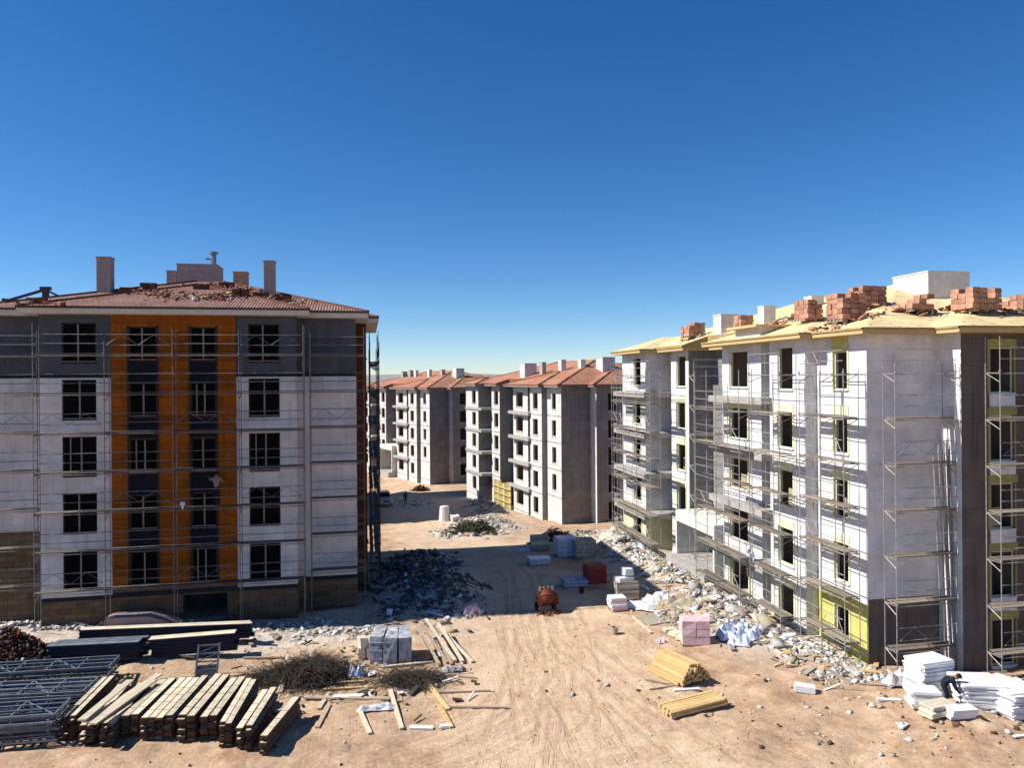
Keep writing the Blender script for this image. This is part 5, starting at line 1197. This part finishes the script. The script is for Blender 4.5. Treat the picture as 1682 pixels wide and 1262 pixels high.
# yellow timber piles
def timber_pile(label, a, b, wd, h, cols, layers, mat='timber', hump=0.0, tilt=0.0):
    A_, B_ = G(*a), G(*b); d, sd, L = frame3(A_, B_); root = empty('timber_pile', A_, label, 'timber pile', 'fresh timber piles by the road'); bw = wd / cols; th = h / layers
    m = MB(); m.box((L / 2, 0, 0), (L, bw * .94, th * .9)); me = m.mesh('timber', M_[mat])
    for j in range(layers):
        for i in range(cols):
            if hump and abs((i + .5) / cols - .5) > .5 - hump * j / layers: continue
            p = A_ + sd * (bw * (i + .5)) + d * random.uniform(-.12, .12)
            place('timber', me, root, (p.x, p.y, A_.z + .04 + th * (j + .5) + random.uniform(-.01, .01)), math.atan2(d.y, d.x) + random.gauss(0, .008))
timber_pile('humped pile of yellow timber with dark shaded end beside the road', (1116, 1131), (1064, 1105), -1.75, .85, 14, 7, hump=.55)
timber_pile('low pile of long yellow timbers, nearest the camera beside the road', (1106, 1183), (1196, 1165), .85, .22, 7, 2)
for i, (a, b) in enumerate((((1060, 1118), (1110, 1128)), ((1066, 1134), (1106, 1128)))): lying(('upper', 'lower')[i] + ' stray lath on the road side of the humped timber pile', a, b, .07, .05, 'greytimber')

# foam board stacks at the right
def foam_stack(label, px, py, w_, d_, h, n, rz=0.0, lean=0.0, mat='foam', jit=.05):
    q = G(px, py); root = empty('foam_board_stack', q, label, 'foam boards', 'white foam board stacks by the corner'); th = h / n; m = MB(); m.box((0, 0, 0), (w_, d_, th * .94)); me = m.mesh('foam_board', M_[mat])
    for i in range(n): place('foam_board', me, root, q + Vector((lean * i * th + random.uniform(-jit, jit), random.uniform(-jit, jit), .03 + th * (i + .5))), (random.gauss(0, .01), random.gauss(0, .012), rz + random.gauss(0, .03)))
foam_stack('tallest stack of white foam boards, against the corner scaffold', 1525, 1140, 1.45, .95, 1.35, 22, rz=.08)
foam_stack('slumped stack of white foam boards right of the bending worker', 1612, 1160, 1.5, 1.3, 1.0, 17, rz=-.35, lean=-.25)
foam_stack('low cream and white foam boards in front of the bending worker', 1540, 1176, 1.15, .6, .42, 5, rz=.1, mat='foamcream', jit=.12)
foam_stack('short white foam pile left of the low cream boards', 1512, 1160, 1.0, .7, .65, 6, rz=-.3, jit=.12)
foam_stack('lowest white foam pile, nearest the camera', 1578, 1180, .95, .5, .35, 3, rz=-.1, jit=.08)
foam_stack('wide white foam pile cut by the right picture edge', 1668, 1172, 1.5, 1.2, .95, 15, rz=.05, jit=.1)
foam_stack('flat white foam pile in the shade behind the slumped stack', 1642, 1140, 1.3, 1.0, .5, 8, rz=.3, jit=.08)
sheet('white bags heaped left of the tallest foam board stack', 1475, 1124, 1.2, .7, 'foam', .6, crumple=1, name='plastic_bag', cat='plastic bag', group=None)
q = G(1665, 1140); m = MB(); n = 6
P = lambda i, j: Vector((29.3 + i * .12, 25.3 + .06 * math.sin(i * 2.1 + j), CAMZ - 11.0 - j * .3))
for i in range(n):
    for j in range(4): m.quad(P(i, j), P(i + 1, j), P(i + 1, j + 1), P(i, j + 1))
tag(m.build('hanging_sheet', M_['plastic'], None, P(0, 4)), 'pale blue sheet hanging from the scaffold at the right picture edge', 'plastic sheet')
q = G(1380, 1100); chips('rubble', 'blue-grey and white foam crumbs before the near corner scaffold', 'rubble', [(q.x, q.y, 1.6, .5, 260, .05, .3, .08), (q.x + 1.9, q.y - 1.2, 1.8, .6, 240, .05, .4, .08), (q.x + 3.6, q.y - 2.4, 1.6, .8, 260, .05, .45, .1)], ['foam', 'plastic', 'rock', 'greywrap'], seed=34)

# concrete stump and silver car down the street
q = G(730, 856); m = MB(); m.tube(q + Vector((0, 0, -.1)), q + Vector((0, 0, 1.6)), .62, 12, r2=.5); m.tube(q + Vector((0, 0, 1.6)), q + Vector((0, 0, 1.64)), .4, 12); tag(m.build('concrete_stump', M_['chimwhite'], None, q), 'pale round concrete stump on the road beyond the first shadow', 'concrete stump')
q = G(748, 856); m = MB(); m.box(q + Vector((0, 0, .3)), (.9, .7, .6), rz=.3, jit=.12); tag(m.build('concrete_block', M_['chimwhite'], None, q), 'low white concrete lump right of the round stump', 'concrete block')
q = G(691, 806); chips('soil_heap', 'small brown soil heap at the far end of the street shadow', 'soil', [(q.x, q.y, 1.3, 1.0, 260, .15, .6, 1.1)], ['soil'], seed=35)
q = G(634, 833); car = empty('parked_car', q, 'silver car parked facing the camera in the street shadow', 'car')
def loftbody(m, secs, mi=0):
    k = len(secs[0]); n0 = len(m.v)
    for s in secs: m.v += s
    for a in range(len(secs) - 1):
        for i in range(k): j = (i + 1) % k; m.f.append((n0 + a * k + i, n0 + a * k + j, n0 + (a + 1) * k + j, n0 + (a + 1) * k + i)); m.m.append(mi); m.uv += [(0, 0)] * 4
    for e in (0, len(secs) - 1): m.f.append(tuple(n0 + e * k + i for i in range(k))); m.m.append(mi); m.uv += [(0, 0)] * k
def sec(y, wb, wt, z0, z1): return [(-wb, y, z0), (-wb * 1.02, y, (z0 + z1) / 2), (-wt, y, z1 - .05), (-wt + .12, y, z1), (wt - .12, y, z1), (wt, y, z1 - .05), (wb * 1.02, y, (z0 + z1) / 2), (wb, y, z0)]
part(car, 'body', 'carpaint', lambda m: loftbody(m, [sec(0, .78, .74, .32, .82), sec(.15, .88, .82, .28, .95), sec(1.3, .92, .84, .28, 1.05), sec(3.2, .92, .84, .28, 1.05), sec(4.3, .9, .82, .3, 1.02), sec(4.55, .8, .76, .36, .92)]), False)
part(car, 'cabin', 'carpaint', lambda m: loftbody(m, [sec(1.2, .80, .78, 1.0, 1.06), sec(1.95, .78, .62, 1.02, 1.62), sec(3.3, .78, .62, 1.02, 1.66), sec(4.3, .78, .66, 1.0, 1.12)]))
part(car, 'windscreen', 'glass', lambda m: m.quad((-.66, 1.22, 1.10), (.66, 1.22, 1.10), (.54, 1.84, 1.56), (-.54, 1.84, 1.56)))
for s_ in (-1, 1):
    part(car, 'side_window', 'glass', lambda m: m.quad((s_ * .80, 1.75, 1.12), (s_ * .80, 3.9, 1.12), (s_ * .70, 3.4, 1.55), (s_ * .70, 2.1, 1.55)))
    part(car, 'headlight', 'lamp', lambda m: m.box((s_ * .62, .01, .72), (.3, .1, .15), rz=-s_ * .15))
    part(car, 'mirror', 'carpaint', lambda m: m.box((s_ * 1.0, 1.55, 1.12), (.2, .1, .14)))
    for y in (.85, 3.6): part(car, 'wheel', 'rubber', lambda m: (m.tube((s_ * .72, y, .33), (s_ * .93, y, .33), .33, 16), m.tube((s_ * .93, y, .33), (s_ * .94, y, .33), .18, 10)))
part(car, 'grille', 'rubber', lambda m: m.box((0, -.01, .68), (.7, .06, .18))); part(car, 'bumper', 'carpaint', lambda m: m.box((0, -.03, .45), (1.55, .14, .2), jit=.01)); part(car, 'number_plate', 'foam', lambda m: m.box((0, -.11, .45), (.5, .02, .11)))
car.rotation_euler.z = math.radians(4)
# soft white bucket or helmet hanging on the scaffold
m = MB(); p = AY(300, 829, 39.85); m.lathe(p, [(.0, .14), (.1, .12), (.13, 0), (.15, -.02)], 12); m.box(p + Vector((0, 0, -.14)), (.08, .05, .2)); tag(m.build('white_tool', M_['foam'], None, p), 'small white T shaped item hanging on the scaffold before the orange cladding', 'tool')

# splintered laths and strips strewn over the rubble and along the road
def litter(label, blobs, mats, seed, ln=(.3, 1.5)):
    R_ = random.Random(seed); m = MB()
    for x, y, rx, ry, n in blobs:
        for _ in range(n):
            px, py = x + R_.gauss(0, rx * .55), y + R_.gauss(0, ry * .55); an = R_.uniform(0, 3.14); l = R_.uniform(*ln) * R_.uniform(.4, 1); dx, dy = math.cos(an) * l / 2, math.sin(an) * l / 2
            z0, z1 = gz(px - dx, py - dy) + R_.uniform(.01, .12), gz(px + dx, py + dy) + R_.uniform(.01, .16)
            m.bar((px - dx, py - dy, z0), (px + dx, py + dy, z1), R_.choice([.04, .07, .1, .2]), R_.choice([.02, .03, .05]), m=R_.randrange(len(mats)))
    tag(m.build('litter', [M_[k] for k in mats], None, (blobs[0][0], blobs[0][1], gz(blobs[0][0], blobs[0][1]))), label, 'litter', kind='stuff')
litter('splintered laths and strips strewn along the foot of the white foam block', [(18.8, 33, 1.6, 5, 150), (18.2, 42, 1.6, 6, 150), (18.4, 51, 1.6, 4, 70), (16.5, 36, 1.5, 3, 60), (20.5, 27.5, 2, 1.5, 40)], ['greytimber', 'foam', 'timber', 'tan', 'steel'], 41)
litter('dark boards and strips in the shaded rubble beside the slate and orange block', [(3.4, 47, 2.4, 8, 220), (5, 44, 2, 2, 50)], ['greytimber', 'shaderock', 'plastic', 'darksteel'], 42)
litter('strips and scraps around the wire heaps and loose planks', [(-1, 33, 3.5, 3, 70), (-6, 37, 6, 1.4, 60), (0.5, 30, 3, 2, 30)], ['greytimber', 'wire', 'tan', 'foam'], 43, ln=(.2, .9))
litter('boards strewn over the broken concrete on the far road', [(10, 71, 3, 5, 90), (13, 80, 3, 8, 90), (16, 58, 2.5, 2.5, 50)], ['greytimber', 'tan', 'foam'], 44)

# larger lumps and broken boards among the rubble
chips('rubble', 'larger broken slabs and foam lumps along the foot of the white foam block', 'rubble', [(19.0, 33.0, 1.2, 4, 42, .2, .8, .2), (18.4, 40, 1.6, 5, 50, .2, .8, .25), (18.6, 50, 1.4, 4.5, 40, .25, .9, .3)], ['foam', 'rock', 'plastic', 'tan', 'pinkpaint'], seed=51, flat=.4, mw=[.3, .3, .14, .2, .06])
chips('rubble', 'larger dark slabs in the shaded rubble beside the slate and orange block', 'rubble', [(3.2, 47, 2.6, 8, 90, .3, .9, .5)], ['shaderock', 'rock', 'greytimber'], seed=52, flat=.35, mw=[.5, .3, .2])
# plaster bags, buckets and rolls left about
for i, (px, py, mt, lab) in enumerate(((640, 1012, 'foam', 'white bucket at the edge of the shade before the slate and orange block'), (1010, 1042, 'tan', 'tan bucket on the earth below the pink bags'), (1250, 1010, 'foam', 'white bucket on the rubble above the blue-white bags'), (955, 975, 'rust', 'rusty bucket on the shaded road below the low blue-grey boards'))):
    q = G(px, py); m = MB(); m.lathe(q, [(.0, .02), (.13, .02), (.17, .34), (.155, .34), (.12, .04)], 12); tag(m.build('bucket', M_[mt], None, q), lab, 'bucket', 'buckets left on the site')
